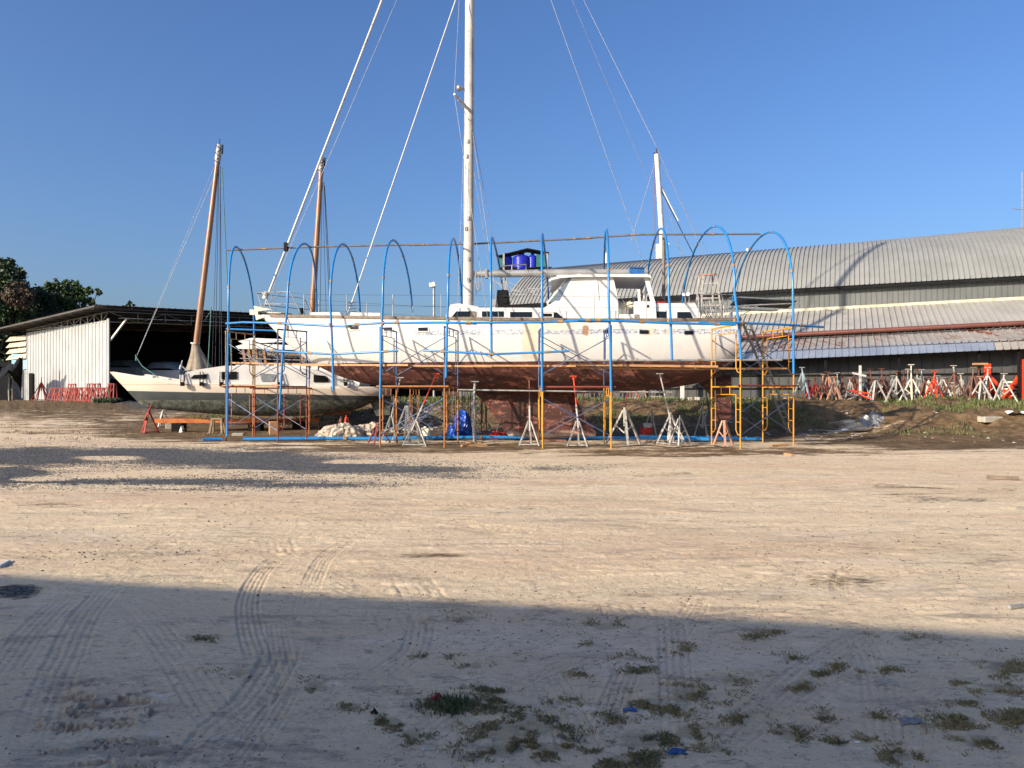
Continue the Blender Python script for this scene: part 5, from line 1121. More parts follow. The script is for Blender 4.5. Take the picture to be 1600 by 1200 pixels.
for k_, (px_, c1) in enumerate(((1260, 'rustjack'), (1290, 'redst'), (1309, 'greyjack'), (1334, 'rustjack'), (1356, 'redst'), (1384, 'rustjack'), (1394, 'greyjack'), (1412, 'rustjack'), (1465, 'greyjack'), (1480, 'rustjack'), (1502, 'whitejack'), (1529, 'rustjack'))):
    ROW.append((px_, -.85-.15*(k_ % 3), .8+.12*(k_ % 4), .25+.1*(k_ % 3), c1, c1, 3, .3, ORD[k_]))
for px_, v, h, p_, c1, c2, lg, sp_, lab in ROW:
    jack(lab, ground_shed(px_, v), h*.88, p_*.75, c1, c2, lg, sp_*.95, RNG.rand()*2, (RNG.randn()*.02, 0), True, 'jack stands stored along the shed wall', .031 if 'tripod' in lab else .026)
o = thing('timber_post', 'tall white post with a short cross piece in the shed row', 'post', ground_shed(1344, -1.6)); b = ground_shed(1344, -1.6); MB().beam(b, b+Vector((0, 0, 1.55)), .08, .08).build('post', M['white'], o); MB().beam(b+Vector((-.32, 0, 1.22)), b+Vector((.25, 0, 1.1)), .06, .08).build('cross_piece', M['white'], o)
a = ground_shed(1520, -1.9)+Vector((0, 0, 1.48)); b = ground_shed(1543, -1.7)+Vector((0, 0, 1.54)); tag(MB().beam(a, b, .08, .08).build('timber_bar', M['wood']), 'short timber bar resting across two jack stands near the right edge', 'timber')
# toppled stands
def toppled(lab, px, v, col, dx, tz, yaw):
    b = ground_shed(px, v); o = thing('jack_stand', lab, 'jack stand', b, 0, 'toppled jack stands'); ap = b+Vector((dx, .1, tz))
    for k in range(3): MB().beam(ap, b+Vector((-dx*.4+.1*k, -.3+.3*k, .06+.22*k*(k != 2))), .07, .05).build('leg', M[col], o)
    MB().tube([ap, ap+Vector((dx*.4, .0, -.02))], .03, 8).build('screw_pole', M['rustjack'], o)
toppled('orange red jack stand lying on its side at the shed row', 1349, -2.4, 'orangejack', -.55, .45, 0); toppled('white jack stand tipped over left of the fallen red one', 1327, -2.0, 'whitejack', .5, .3, 0)
# big orange red frames
for px_, lab, h in ((1543, 'large orange red A frame stand behind the timber bar', 1.35), (1598, 'large orange red A frame stand at the right edge before stacked planks', 1.5)):
    b = ground_shed(px_, -.8); o = thing('shoring_frame', lab, 'frame stand', b, 0, 'large orange frame stands'); MB().beam(b, b+Vector((0, 0, h+.2)), .18, .18).build('column', M['orangejack'], o)
    for sx_ in (-1, 1):
        MB().beam(b+Vector((sx_*.95, -.2, .02)), b+Vector((sx_*.05, 0, h*.78)), .12, .12).build('leg', M['orangejack'], o); MB().beam(b+Vector((sx_*.7, .35, .02)), b+Vector((sx_*.05, .1, h*.6)), .12, .12).build('leg', M['orangejack'], o)
for i in range(6):
    a = ground_shed(1556, -.5); b = ground_shed(1625, -.5); z = .1+i*.14; tag(MB().beam(a+Vector((RNG.rand()*.3, -.0, z)), b+Vector((0, 0, z)), .3, .07).build('stacked_plank', M['plastic' if i % 2 else 'greyp']), f'{["lowest","second lowest","third","fourth","fifth","topmost"][i]} pale board of the stack behind the rightmost white tripod', 'board', 'stacked boards by the shed')
# crates/white blocks at the wall
for i, (px_, w_) in enumerate(((1478, .25), (1486, .3), (1500, .28), (1512, .25))):
    b = ground_shed(px_, -.5); tag(MB().box(b+Vector((0, 0, .35)), (w_, .25, .7 if i % 2 else .6)).build('white_block', M['stone']), ['pale block at the wall, leftmost of four behind the brown tripod', 'pale block at the wall directly behind the brown tripod', 'pale block at the wall just right of the brown tripod', 'pale block at the wall nearest the timber bar'][i], 'block', 'pale blocks at the shed wall')
# stands seen under the hull near the shed
for i, (px_, c) in enumerate(((905, 'redjack'), (918, 'rustjack'), (950, 'rustjack'), (988, 'redjack'), (1004, 'peachjack'))):
    jack(['red jack stand seen far below the pilothouse through the gap, leftmost', 'rusty jack stand next to the far red one in the gap', 'rusty jack stand far below the hull in the middle of the gap', 'red jack stand far below the hull left of the pale one', 'pale jack stand rightmost in the gap below the hull'][i], ground_shed(px_, -1.0), 1.0, .3, c, c, 3, .4, RNG.rand()*2, grp='jack stands seen through the gap under the hull')
m = MB(); b = ground_shed(1066, -1.2); o = thing('timber_post', 'pale square post with stub arm seen under the stern', 'post', b); MB().beam(b, b+Vector((0, 0, 1.5)), .16, .16).build('post', M['white'], o); MB().beam(b+Vector((-.5, 0, 1.35)), b+Vector((.05, 0, 1.4)), .1, .12).build('arm', M['greyjack'], o)
for i, (px_, py_) in enumerate(((1025, 0), (1040, 0), (1085, 0), (1098, 0))):
    b = ground_shed(px_, -1.4); tag(MB().box(b+Vector((0, 0, .12)), (.75 if i % 2 else .5, .3, .22), .2*i).build('white_block', M['stone']), ['pale block on the bank seen under the stern, first from the left', 'long pale block on the bank left of the pale post', 'pale block on the bank right of the pale post', 'long pale block on the bank nearest the rudder'][i], 'block', 'pale blocks seen under the stern')

# red frames along the white wall
def wallp(a, out): p = L(a, 0, 0)-lb*out; p.z = hz(p.x, p.y); return p
def aw(px): 
    k = (px-800)/F; p = L(0, -1.0, 0); return (k*p.y-p.x)/(la.x-k*la.y)
jack('tall red multi legged stand at the white wall, left of the stacked red frames', wallp(aw(69), 1.2), 1.45, .45, 'redjack', 'redjack', 6, .75, .2, (0, 0), False, 'red stands along the white shed wall', .035, ring=True)
lab_ = ['leftmost', 'second', 'third', 'fourth', 'fifth', 'sixth', 'seventh', 'eighth', 'ninth', 'tenth', 'eleventh', 'twelfth', 'thirteenth', 'rightmost']
for i, px_ in enumerate((86, 93, 100, 107, 114, 121, 128, 134, 140, 146, 152, 158, 165, 173)):
    c = wallp(aw(px_), .9+RNG.rand()*.6); h = 1.0 if i not in (4, 9, 10, 13) else 1.28; h *= 1.02
    o = thing('trestle_stand', f'{lab_[i]} red steel trestle in the row against the white corrugated wall', 'trestle', c, 0, 'red trestles along the white shed wall')
    for sx_ in (-1, 1):
        for sy_ in (-1, 1): MB().beam(c+Vector((sx_*.30, sy_*.3, 0)), c+Vector((sx_*.17+.1, sy_*.15, h)), .065, .065).build('leg', M['redjack'], o)
    m = MB(); m.box(c+Vector((.1, 0, h)), (.45, .4, .07)); m.build('top', M['redjack'], o)
    m = MB(); m.beam(c+Vector((-.28, -.28, .12)), c+Vector((.28, -.28, .12)), .05, .05); m.beam(c+Vector((-.25, -.24, .25)), c+Vector((.27, -.2, h*.8)), .045, .045); m.build('brace', M['redjack'], o)

# ------------------------------------------------------------------ catamaran
CO = Vector((X(172, 29.6), 29.6, 0)); ce = Vector((X(612, 31.6), 31.6, 0)); CA = (ce-CO).normalized(); CN = Vector((-CA.y, CA.x, 0)); cang = math.atan2(CA.y, CA.x)
ct = thing('catamaran', 'cream and black catamaran with two brown masts, propped on stands behind the bow', 'catamaran', CO, cang); INV[ct.name] = Matrix.Identity(4)
def cl(px, py, o=0.0):
    k = (px-800)/F; p = CO-CN*o; s = (k*p.y-p.x)/(CA.x-k*CA.y); D = (p+CA*s).y; return Vector((s, -o, EYE+(HY-py)/F*D))
CLh = cl(612, 600).x
def cathull(yo, nm):
    bt_ = [cl(*q) for q in ((172, 582), (186, 597), (205, 617), (216, 630), (232, 638), (300, 644), (380, 650), (480, 650), (560, 640), (612, 612))]; tp = [cl(*q, .5) for q in ((172, 580.5), (220, 588), (280, 596), (350, 600), (450, 603), (540, 604), (612, 604))]
    bx__ = [p.x for p in bt_]; bz = [p.z for p in bt_]; tx_ = [p.x for p in tp]; tz = [p.z for p in tp]; vs = []; K = 14; N = 34
    for i in range(N+1):
        t = (i/N)**1.2 if i < N else 1; s = t*CLh; z0 = np.interp(s, bx__, bz); z1 = np.interp(s, tx_, tz); z0 = min(z0, z1-.03); b = float(np.interp(t, [0, .05, .15, .35, .6, .85, 1], [.02, .18, .42, .66, .72, .6, .4]))
        ring = [(b*math.sin(k/K*math.pi/2)**1.15, z1-(z1-z0)*(math.cos(k/K*math.pi/2)**1.05)) for k in range(K+1)]
        vs += [(s, yo-y, z) for y, z in reversed(ring)]+[(s, yo+y, z) for y, z in ring[1:]]
    W = 2*K+1; fs = [(i*W+k, (i+1)*W+k, (i+1)*W+k+1, i*W+k+1) for i in range(N) for k in range(W-1)]
    fs += [(i*W, i*W+W-1, (i+1)*W+W-1, (i+1)*W) for i in range(N)]; m = MB(); m.add(vs, fs, True); m.add(vs[N*W:], [tuple(range(W))]); h = m.build(nm, M['cat'], ct); return h
h1 = cathull(0, 'near_hull'); h2 = cathull(4.6, 'far_hull')
def coach(yo, px, o, mt=M['gel']):
    a = [cl(x, y, o) for x, y in px]; return MB().prism([Vector((v.x, yo-o, v.z)) for v in a], (0, 2*o, 0)).build('deckhouse', mt, ct)
hp = [(282, 600), (290, 582), (306, 578), (350, 571.5), (420, 571), (500, 578), (545, 590), (560, 604), (450, 606), (350, 603)]
d1 = coach(0, hp, .58); coach(4.6, hp, .58)
def cpan(nm, px, o, mt, th=.02, parent=None):
    a = [cl(x, y, o) for x, y in px]; return MB().prism([v-Vector((0, th, 0)) for v in a], (0, th, 0)).build(nm, mt, parent or ct)
for q in ([(297, 592.5), (322, 592.5), (324, 585.5), (303, 587)], [(346, 593.5), (370, 593.5), (370, 581.5), (346, 582)], [(490, 598), (512, 598), (514, 594), (508, 588), (490, 586.5)]): cpan('deckhouse_window', [(a, b-1) for a, b in q], .60, M['black'])
cpan('hatch_recess', [(406, 583), (432, 585), (427, 596), (409, 596)], .59, M['greyp'])
for px_ in (285, 315, 346, 437, 540):
    m = MB(); q = cl(px_, 600, .72); m.box((q.x, -.72, q.z), (.14, .12, .16)); m.tube([(q.x-.06, -.72, q.z+.05), (q.x-.06, -.66, q.z+.48)], .018, 5); m.tube([(q.x+.06, -.72, q.z+.05), (q.x+.04, -.66, q.z+.48)], .018, 5); m.build('beam_lashing', M['black'], ct)
for px_ in (284, 345, 437, 540):
    q = cl(px_, 594, .6); MB().box((q.x, 2.3, q.z+.1), (.18, 5.8, .22)).build('cross_beam', M['gel'], ct)
m = MB(); q = cl(300, 596, 0); q2 = cl(540, 596, 0); m.box(((q.x+q2.x)/2, 2.3, q.z+.02), (q2.x-q.x, 3.2, .08)); m.build('bridge_deck', M['gel'], ct)
m = MB()
for a in (225, 250): q = cl(a, 590 if a < 240 else 593.5, .1); m.box((q.x, 0, q.z+.03), (.7, .5, .08)); 
m.build('foredeck_board', M['gel'], ct)
def cmast(px0, py0, px1, py1, yo, lab):
    a = cl(px0, py0, -yo); b = cl(px1, py1, -yo); d = b-a; k = a+d*.90
    m = MB().tube([a-d*.06, a, a.lerp(b, .5), k], [.13, .13, .12, .095], 14).build('mast', M['mastwood'], ct)
    w = MB().tube([k, k+d*.03, k+d*.06, b, b+Vector((0, 0, .02))], [.1, .13, .12, .1, .04], 12).build('masthead_wrap', M['whitejack'], m)
    rr_ = MB()
    for i in range(5): c = k+d*(.012+.018*i); rr_.tube([c+Vector((-.12, -.05, .10*(-1)**i)), c+Vector((0, -.14, -.03)), c+Vector((.12, -.05, -.08*(-1)**i))], .013, 5)
    rr_.tube([b, b+Vector((.02, 0, .25))], .015, 5); rr_.tube([b+Vector((.12, 0, -.4)), b+Vector((.14, 0, 0))], .025, 5); rr_.build('masthead_lashing', M['black'], m)
    return a, b, k, m
a1, b1, k1, m1 = cmast(306, 545, 343, 226, 2.3, ''); a2, b2, k2, m2 = cmast(487, 500, 503, 246, 2.3, '')
ro = MB()
for (kx, ky, ex, ey, o, r_) in ((341, 262, 331, 590, -1, .01), (342, 262, 336, 592, -1.5, .012), (344, 262, 343, 575, .2, .01), (344, 260, 346.5, 578, .2, .014)): ro.tube([cl(kx, ky, -2.3), cl(ex, ey, o)], r_, 5)
for (kx, ky, ex, ey, o, r_) in ((504, 285, 512, 575, -1, .01), (506, 285, 520, 585, .0, .014), (503, 285, 499, 575, -1, .012), (507, 290, 524, 590, .2, .016)): ro.tube([cl(kx, ky, -2.3), cl(ex, ey, o)], r_, 5)
ro.build('shrouds', M['dwire'], ct)
ro = MB(); ro.tube([cl(347, 262, -2.3), cl(357, 480, .2), cl(362, 570, .2)], .02, 5); ro.tube([cl(330, 480, -2), cl(324, 590, -1)], .02, 5); ro.build('running_rope', M['grope'], ct)
ro = MB(); q = cl(213, 558, -2.3); ro.tube([cl(334, 262, -2.3), q], .006, 5); ro.tube([cl(333, 280, -2.3), q], .010, 5); ro.tube([cl(333, 480, -2.3), cl(320, 500, -2.3)], .006, 5); ro.build('forestay', M['wire'], ct)
ro = MB(); ro.tube([q, cl(222, 572, -1.2), cl(248, 590, 0)], .018, 5); ro.tube([q+Vector((0, 0, .1)), q-Vector((0, 0, .15))], .04, 8); ro.build('bridle', M['grope'], ct)
# sail cover at mast foot
m = MB(); vs = []; n = 44; cp = cl(305, 536, -2.3); cb = cl(306, 579, -2.3)
for j in range(15):
    t = j/14; c = cp.lerp(cb, t); c.x += .15*t
    for i in range(n):
        a = 2*math.pi*i/n; r = (.14+.36*t**1.25)*(1+.2*t*math.sin(a*9+2.5*math.sin(a*3+t)+t*2)+.1*t*math.sin(a*2+1)); vs.append((c.x+math.cos(a)*r, c.y+math.sin(a)*r*.8, c.z))
m.add(vs, [(j*n+i, j*n+(i+1) % n, (j+1)*n+(i+1) % n, (j+1)*n+i) for j in range(14) for i in range(n)], True)
sc_ = m.build('sail_cover', M['sailcl'], ct); MB().tube([cp+Vector((-.17, 0, 0)), cp+Vector((0, -.17, -.03)), cp+Vector((.17, 0, 0)), cp+Vector((0, .17, 0)), cp+Vector((-.17, 0, 0))], .03, 6).build('tie', M['white'], sc_)
m = MB(); m.tube([cl(297, 583, .2), cl(283, 571, .2), cl(285, 563, .2)], .025, 6); m.tube([cl(283, 570, .2), cl(281, 577, .2)], .04, 6); m.build('deck_fitting', M['steel'], ct)
# rudder and skeg astern
m = MB(); m.prism([cl(575, 622, 0), cl(612, 612, 0), cl(609, 648, 0), cl(588, 650, 0)], (0, .1, 0)).build('rudder', M['cat'], ct)
# its stands and beams
CG = 'stands propping the catamaran'
jack('red tripod stand under the catamaran bow', gp(232, 677), .8, .28, 'redjack', 'redjack', 3, .36, .5, (.03, .2), False, CG, .035, ring=True)
jack('thin white tripod stand beside the red one under the catamaran bow', gp(255, 668), .7, .35, 'whitejack', 'whitejack', 3, .3, .2, (.0, .2), False, CG, .028, ring=True)
jack('small bright red stand under the catamaran stern', gp(541, 0, 30.5), .55, .1, 'orangejack', 'orangejack', 3, .2, .2, (0, 0), False, CG, .03); jack('small brown stand under the catamaran stern', gp(533, 0, 30.8), .5, .1, 'rustjack', 'rustjack', 3, .22, .2, (0, 0), False, CG, .03)
for a, b, lab in (((242, 657.5, 30.3), (420, 657, 31), 'orange steel beam under the catamaran forward half'), ((395, 659, 32), (500, 656, 32.3), 'orange steel beam under the catamaran middle'), ((505, 646, 34), (548, 644, 34.2), 'short orange beam under the catamaran stern')):
    tag(MB().beam(P(*a), P(*b), .14, .17).build('steel_beam', M['orangebeam']), lab, 'beam', 'orange beams under the catamaran')
for i, (px_, d_, w_) in enumerate(((280, 30.4, .4), (400, 31.2, .5), (470, 32.2, .6))):
    b = gp(px_, 0, d_); tag(MB().box(b+Vector((0, 0, .17)), (w_, .5, .36)).build('support_block', M['black']), ['dark support block under the orange beam near the bow stand', 'dark support block under the orange beam behind the bow scaffold', 'dark support block under the middle orange beam'][i], 'block', 'dark blocks under the orange beams')

# motor boat behind the bow scaffold
mbp = Vector((X(440, 46), 46, hz(X(440, 46), 46))); mbo = thing('motor_yacht', 'white motor yacht with flybridge and brown posts parked at the shed front', 'motor boat', mbp)
def mbq(nm, px, D, dep, mt, parent=None): a = [P(x, y, D) for x, y in px]; return MB().prism(a, (0, dep, 0)).build(nm, mt, parent or mbo)
mbq('hull', [(368, 570), (560, 566), (562, 600), (545, 626), (400, 627), (378, 600)], 44.6, 3.4, M['gel']); mbq('flybridge_roof', [(368, 541), (385, 536), (470, 540), (540, 545), (540, 548), (372, 545)], 44.3, 4, M['gel'])
mbq('flybridge_wing', [(372, 533), (392, 528), (470, 531), (470, 533), (380, 537)], 44.5, 3.6, M['gel']); mbq('lower_roof', [(372, 551), (560, 553), (560, 556.5), (380, 555)], 44.4, 3.8, M['rail'])
mbq('cabin', [(395, 572), (400, 556), (545, 556), (560, 572)], 45, 2.8, M['gel'])
for k in range(4): mbq('cabin_window', [(408+34*k, 570), (410+34*k, 559), (437+34*k, 559), (438+34*k, 570)], 44.95, .05, M['glass'])
mbq('bridge_screen', [(384, 552), (388, 545), (535, 548), (540, 552)], 45, 2.6, M['screen'])
for x in (380, 389, 399, 412, 470): MB().beam(P(x, 545, 44.4), P(x+4, 570, 44.4), .14, .14).build('post', M['mastwood'], mbo)
MB().tube([P(375, 560, 44.3), P(480, 563, 44.3)], .03, 6).build('rail', M['steel'], mbo)

# ------------------------------------------------------------------ water tanks tower
tp_ = P(820, 425, 58); o = thing('tank_tower', 'raised platform with sloping dark roof carrying blue water tanks behind the shed', 'platform', (tp_.x, 58, .9))
for x, y in ((787, 57), (855, 57), (790, 61), (850, 61)): MB().beam((X(x, y), y, .9), (X(x, y), y, P(0, 396, y).z), .14, .14).build('leg', M['greyjack'], o)
MB().beam(P(780, 426, 59), P(860, 425, 59), 4, .15).build('platform', M['black'], o); MB().prism([P(778, 399, 57), P(824, 387.5, 57), P(858, 394, 57), P(858, 395.5, 57), P(824, 389.5, 57), P(778, 401, 57)], (0, 1.3, 0)).build('roof', M['black'], o)
m = MB(); m.tube([P(783, 416, 56.6), P(822, 413, 56.6), P(822, 424, 56.6)], .05, 6); m.tube([P(800, 414, 56.6), P(800, 425, 56.6)], .05, 6); m.build('rail', M['steel'], o)
mbn = MB().prism([P(838, 398, 57), P(857, 397, 57), P(857, 424, 57), P(838, 424, 57)], (0, .1, 0)).build('side_net', M['netgreen'], o); MB().prism([P(779, 402, 57.2), P(786, 401, 57.2), P(786, 424, 57.2), P(779, 424, 57.2)], (0, .1, 0)).build('side_net', M['netgreen'], o)
for px_, w_, lab in ((791, .46, 'blue water tank on the left of the raised platform'), (815, .68, 'larger blue water tank at the centre of the raised platform'), (832, .4, 'darker blue water tank beside the green net on the raised platform')):
    c = P(px_, 424, 57.6); hh = .98; pr_ = [(w_*.95, 0)]
    for k in range(7): z = .1+hh*k/7; pr_ += [(w_, z), (w_, z+hh/14), (w_*.96, z+hh/11)]
    pr_ += [(w_*.8, hh+.15), (w_*.3, hh+.28), (w_*.28, hh+.34)]
    oo = thing('water_tank', lab, 'water tank', c, 0, 'blue water tanks'); MB().lathe(c, pr_, 24).build('barrel', M['tank'], oo); MB().lathe(c+Vector((0, 0, hh+.33)), [(w_*.32, 0), (w_*.3, .06)], 14).build('lid', M['black'], oo)
# white mast behind the shed
o = thing('white_mast', 'white yacht mast rising behind the curved roof near the stern hoops', 'mast', (X(1040, 62), 62, 1)); a = Vector((X(1041, 62), 62, 1)); b = P(1026, 241, 62)
MB().tube([a, P(1037, 410, 62), b], [.24, .24, .2], 12).build('mast', M['gel'], o); m = MB(); m.tube([b, b+Vector((.0, 0, .55))], .05, 6); m.beam(b+Vector((-.25, 0, .1)), b+Vector((.2, 0, .05)), .1, .06); m.build('masthead', M['dwire'], o)
m = MB(); m.tube([P(1029, 290, 62), P(1110, 450, 62)], .04, 5); m.build('furled_stay', M['dwire'], o); MB().tube([P(1032, 290, 62), P(1060, 345, 62)], .055, 6).build('stay_cover', M['gel'], o)
m = MB(); m.tube([P(1022, 250, 62), P(1024, 415, 62)], .02, 5); m.tube([P(1028, 255, 62), P(1030, 415, 62)], .02, 5); m.build('halyards', M['redst'], o); m = MB(); m.tube([P(1026, 246, 62), P(985, 380, 62)], .02, 5); m.tube([P(1030, 250, 62), P(1130, 440, 62)], .015, 5); m.tube([P(1032, 290, 62), P(1075, 425, 62)], .02, 5); m.build('stays', M['wire'], o)
m = MB(); m.box(P(1030, 397, 62), (.5, .5, 1.6)); m.beam(P(1030, 382, 62), P(1046, 381, 62), .1, .08); m.build('mast_box', M['gel'], o)
tag(MB().tube([bw_(Vector((bs(1037, .3), -.3, 3.9))), P(1037, 440, 24.9), P(1037, 367, 24.9)], .055, 8).build('support_pole', M['bpole']), 'brown grey pole standing on the aft deck under the ridge pole', 'pole')
o = thing('white_mast', 'short white mast top poking up left of the blue crate behind the shed', 'mast', (X(947, 60), 60, 1)); MB().tube([(X(947, 60), 60, 1), P(947, 395, 60)], .15, 10).build('mast', M['gel'], o); MB().box(P(947, 394, 60), (.4, .3, .12)).build('masthead', M['greyp'], o)

# ------------------------------------------------------------------ trees
def tree(lab, base, blobs, n, leaf, mt, limbs, seed, trunk_r=.35, extra=None):
    rg = np.random.RandomState(seed); o = thing('broadleaf_tree', lab, 'tree', base, 0, 'trees behind the left shed'); b = Vector(base)
    m = MB(); j = b+Vector((0, 0, 2.5)); m.tube([b, j], [trunk_r, trunk_r*.75], 8)
    for c, r in blobs[:limbs]:
        c = Vector(c); m.tube([j, j.lerp(c, .5)+Vector((0, 0, .4)), c], [trunk_r*.5, trunk_r*.3, .05], 6)
    m.build('trunk', M['bark'], o)
    V = []; tot = sum(r**2 for c, r in blobs)
    for c, r in blobs:
        k = int(n*r*r/tot); 
        nc = max(5, int(k/60)); cc = rg.randn(nc, 3); cc /= np.linalg.norm(cc, axis=1)[:, None]; cc *= (.25+.62*rg.rand(nc, 1))*r*np.array([1, 1, .8])
        idx = rg.randint(0, nc, k); p = cc[idx]+rg.randn(k, 3)*r*.14+np.array(c)
        V.append(p)
    p = np.vstack(V); k = len(p); a = rg.randn(k, 3); a /= np.linalg.norm(a, axis=1)[:, None]; q = np.cross(a, rg.randn(k, 3)); q /= np.linalg.norm(q, axis=1)[:, None]; s = leaf*(.6+.8*rg.rand(k, 1))
    v = np.stack([p-a*s, p+q*s*.5, p+a*s, p-q*s*.5], 1).reshape(-1, 3)-np.array(b); i = np.arange(k)*4
    cr = npmesh('crown', v, np.stack([i, i+1, i+2, i+3], 1), mt); cr.parent = o
def TB(px, py, D, r): return (tuple(P(px, py, D)), r)
tree('tall dark green tree at the left edge with brown creeper', (X(-12, 74), 74, .9), [TB(2, 425, 74, 1.7), TB(12, 432, 74, 1.6), TB(25, 448, 74, 1.6), TB(35, 458, 74, 1.2), TB(-20, 450, 75, 3), TB(0, 470, 74, 2.4), TB(20, 480, 74, 2.2), TB(-10, 505, 74, 3), TB(8, 412, 74, 1), TB(28, 427, 74, .8), TB(0, 540, 75, 3), TB(10, 580, 75, 3), TB(46, 466, 75, .8)], 34000, .17, M['leafd'], 6, 1)
tree('dense dark tree behind the roof of the left shed', (X(50, 78), 78, .9), [TB(45, 480, 78, 1.7), TB(60, 475, 78, 1.7), TB(70, 470, 78, 1.6), TB(62, 495, 78, 2.4), TB(35, 495, 78, 2.4), TB(20, 500, 78, 2), TB(75, 490, 78, 1.7), TB(62, 455, 78, .8), TB(50, 520, 78, 3)], 26000, .17, mat('shadow_green_leaves', (.03, .05, .02), (.05, .065, .03), .4, .7), 5, 2)
tree('open crowned light green tree beyond the left shed ridge', (X(108, 80), 80, .9), [TB(82, 448, 80, 1.1), TB(95, 447, 80, 1.2), TB(106, 455, 80, 1.2), TB(118, 449, 80, 1.1), TB(127, 457, 80, .9), TB(139, 454, 80, .75), TB(152, 457, 80, .65), TB(90, 467, 80, 1.2), TB(103, 475, 80, 1.4), TB(118, 474, 80, 1.2), TB(130, 468, 80, .8), TB(141, 474, 80, .7), TB(85, 482, 80, 1.3), TB(112, 490, 80, 1.6), TB(95, 495, 80, 1.6), TB(136, 484, 80, .7)], 12000, .14, M['leafl'], 14, 3, .3)
tree('brown creeper covered tree top at the left edge', (X(22, 72), 72, .9), [TB(24, 450, 71.5, .9), TB(34, 460, 71.5, .9), TB(28, 470, 71.5, 1.1), TB(44, 464, 71.5, .7), TB(15, 462, 71.5, 1)], 4200, .13, M['leafb'], 0, 4, .2)
tree('tiny tree top peeping over the left shed ridge', (X(203, 95), 95, .9), [TB(203, 477, 95, .5), TB(199, 480, 95, .5)], 1200, .16, M['leafl'], 2, 5, .12)
o = thing('weedy_bush', 'low dark bush at the base of the white wall by the red trestles', 'bush', gp(160, 0, 53)); g = np.array([[X(150+RNG.rand()*30, 53), 52.5+RNG.rand()*1.5, 0] for _ in range(1500)]); g[:, 2] = hbase(g[:, 0], g[:, 1]); 
bl_ = blades('foliage', g-np.array(o.location), .1, .4, .03, M['leafd']); bl_.parent = o
# weed with red rag, litter
g = gpts(700+RNG.randn(900)*18, 1100+RNG.randn(900)*7); tag(blades('weed_clump', g, .01, .04, .004, mat('low_weed_green', (.06, .10, .035), (.13, .13, .06), 3, .7)), 'small green weed clump on the shaded sand beside the red rag', 'weed')
def litter(nm, lab, px, py, w, h, col, seed, rough=.5):
    c = gpts(np.array([px]), np.array([py]))[0]; rg = np.random.RandomState(seed); n = 9; m = MB(); vs = []
    for i in range(n):
        for j in range(n):
            u, v = i/(n-1)-.5, j/(n-1)-.5; e = 1-.5*float(vn(np.array([i*.9+seed]), np.array([j*.9]), seed)[0]); vs.append((c[0]+u*w*e+rg.randn()*w*.02, c[1]+v*w*.6*e+rg.randn()*w*.02, c[2]+.005+h*max(0, .5+float(fbm(np.array([i*.45]), np.array([j*.45+seed]), seed, 3)[0])*1.6)*(1-abs(2*u)**2)*(1-abs(2*v)**2)))
    m.add(vs, [(i*n+j, i*n+j+1, (i+1)*n+j+1, (i+1)*n+j) for i in range(n-1) for j in range(n-1) if rg.rand() > .12], False)
    return tag(m.build(nm, mat(nm+'_plastic', col, tuple(k*.7 for k in col), 12, rough)), lab, 'litter')
litter('plastic_bag', 'crumpled blue plastic scrap on the shaded sand', 985, 1108, .07, .025, (.012, .075, .24), 1); litter('plastic_bag', 'torn blue plastic strip near the bottom edge', 1058, 1170, .08, .02, (.012, .07, .23), 2)
litter('cloth_rag', 'dark red rag beside the weed clump', 683, 1092, .09, .04, (.16, .02, .02), 3, .9); litter('plastic_bag', 'clear grey plastic wrapper on the shaded sand at right', 1425, 1126, .11, .02, (.2, .21, .23), 4); litter('dirt_lump', 'small black lump on the shaded sand', 585, 1113, .035, .035, (.01, .01, .01), 5, .9)
litter('paper_scrap', 'tiny white scrap near the bottom of the yard', 664, 1168, .03, .012, (.7, .7, .7), 6); litter('board_offcut', 'flat pale offcut half buried in shaded sand', 1385, 1064, .12, .01, (.45, .38, .3), 7, .9)
litter('white_scrap', 'small white scrap on the sand among the grass at lower right', 1340, 1155, .025, .01, (.7, .7, .7), 8)
b = ground_shed(1370, -6.2); m = MB(); rg = np.random.RandomState(3); vs = []
for i in range(12):
    for j in range(9): u, v = i/11, j/8; vs.append((b.x-.45+u*.9, b.y+v*.5+rg.randn()*.04, b.z+.04+.55*v*(1-abs(u-.6))+rg.randn()*.05))
m.add(vs, [(i*9+j, i*9+j+1, (i+1)*9+j+1, (i+1)*9+j) for i in range(11) for j in range(8)]); tag(m.build('plastic_sheet', mat('grey_plastic_sheet', (.22, .23, .24), (.12, .13, .14), 4, .3)), 'crumpled grey plastic sheet lying on the bank', 'plastic sheet')
for i, (px_, v, s_, lab) in enumerate(((1335, -7.3, .5, 'dirty pale plastic strip at the foot of the bank left of the grey sheet'), (1350, -7.0, .4, 'dark plastic scrap at the foot of the bank below the grey sheet'), (1590, -5.6, .35, 'white plastic scrap near the right end of the bank'))):
    p = ground_shed(px_, v); m = MB(); vs = [(p.x+(i_/5-.5)*s_*2, p.y+(j_/2-.5)*.3, p.z+.03+RNG.rand()*.14) for i_ in range(6) for j_ in range(3)]; m.add(vs, [(a*3+c, a*3+c+1, a*3+c+4, a*3+c+3) for a in range(5) for c in range(2)])
    tag(m.build('plastic_scrap', M['gel'] if i != 1 else M['greyp']), lab, 'litter')
def stick(lab, a, b, r, mt): p = gp(*a); q = gp(*b); tag(MB().beam(p+Vector((0, 0, r)), q+Vector((0, 0, r)), r*2, r*2).build('stick', mt), lab, 'stick')
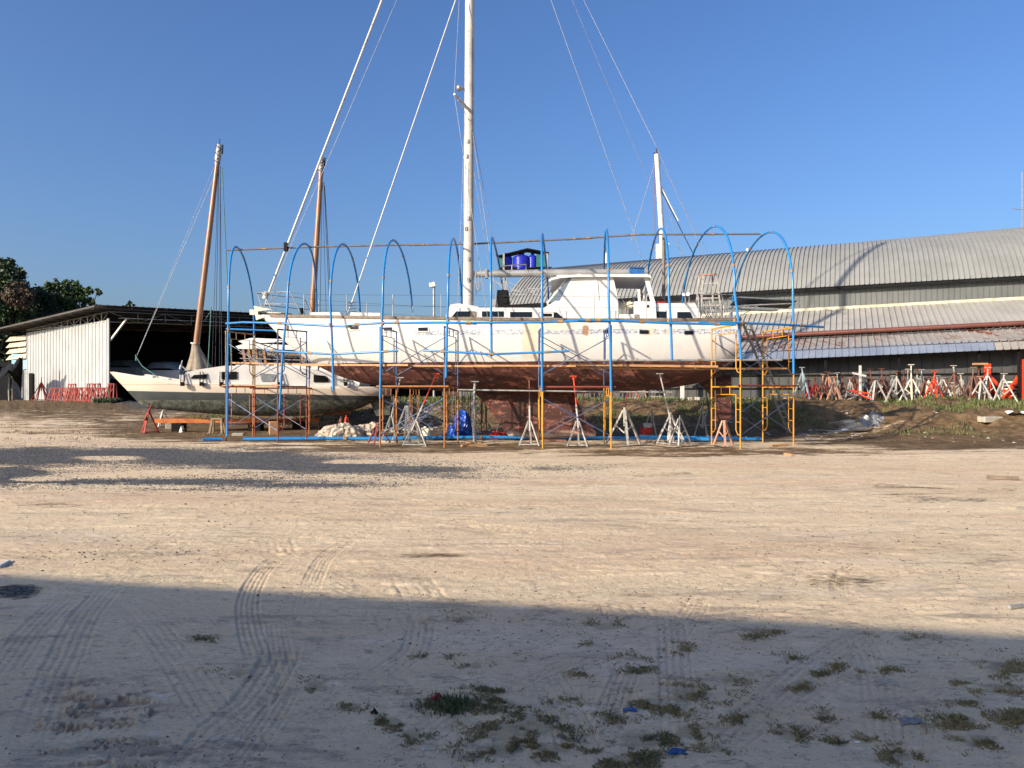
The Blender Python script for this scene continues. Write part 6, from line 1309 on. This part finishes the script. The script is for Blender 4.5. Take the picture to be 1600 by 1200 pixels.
stick('pale stick at the left edge by the shadow line', (-4, 890), (13, 881), .02, M['white']); stick('dark thin board lying on the sand near the right edge', (1542, 748), (1592, 750), .03, M['rail']); stick('small yellow stick near the right scaffold foot', (1207, 697), (1232, 696), .02, M['yellow'])
stick('pale bent stick at the right end of the lit sand', (1577, 951), (1600, 948), .012, M['greyjack']); stick('small wooden offcut below the stern scaffold', (1226, 711), (1238, 713), .03, M['wood'])

# ------------------------------------------------------------------ sky, sun, camera
w = bpy.data.worlds.new('World'); SC.world = w; w.use_nodes = True; t = w.node_tree; bg = t.nodes['Background']
sk = t.nodes.new('ShaderNodeTexSky'); sk.sky_type = 'NISHITA'; sk.sun_disc = False; sk.sun_elevation = EL; sk.sun_rotation = math.atan2(-SUND.x, -SUND.y)
sk.altitude = 0; sk.air_density = 1.0; sk.dust_density = 3.4; sk.ozone_density = 5.2
hs_ = t.nodes.new('ShaderNodeHueSaturation'); hs_.inputs['Saturation'].default_value = 1.1; hs_.inputs['Hue'].default_value = .507; t.links.new(sk.outputs[0], hs_.inputs['Color']); t.links.new(hs_.outputs[0], bg.inputs[0]); bg.inputs[1].default_value = .13
sl_ = bpy.data.lights.new('sun', 'SUN'); sl_.energy = 5.0; sl_.angle = R(.5); sl_.color = (1, .85, .66)
so = bpy.data.objects.new('sun', sl_); C.objects.link(so); dvec = Vector((SUND.x*math.cos(EL), SUND.y*math.cos(EL), -math.sin(EL))); so.rotation_euler = dvec.to_track_quat('-Z', 'Y').to_euler(); so.location = (-30, -30, 40)
cd = bpy.data.cameras.new('camera'); cd.sensor_width = 36; cd.lens = 36*F/1600; cd.shift_y = (HY-600)/1600; cd.clip_end = 8000; cd.clip_start = .05
co = bpy.data.objects.new('camera', cd); C.objects.link(co); co.location = (0, 0, EYE); co.rotation_euler = (R(90), 0, 0); SC.camera = co
SC.view_settings.view_transform = 'Standard'; SC.view_settings.look = 'None'; SC.view_settings.exposure = .6; SC.view_settings.gamma = 1
SC.render.engine = 'CYCLES'; SC.render.resolution_x = 1024; SC.render.resolution_y = 768
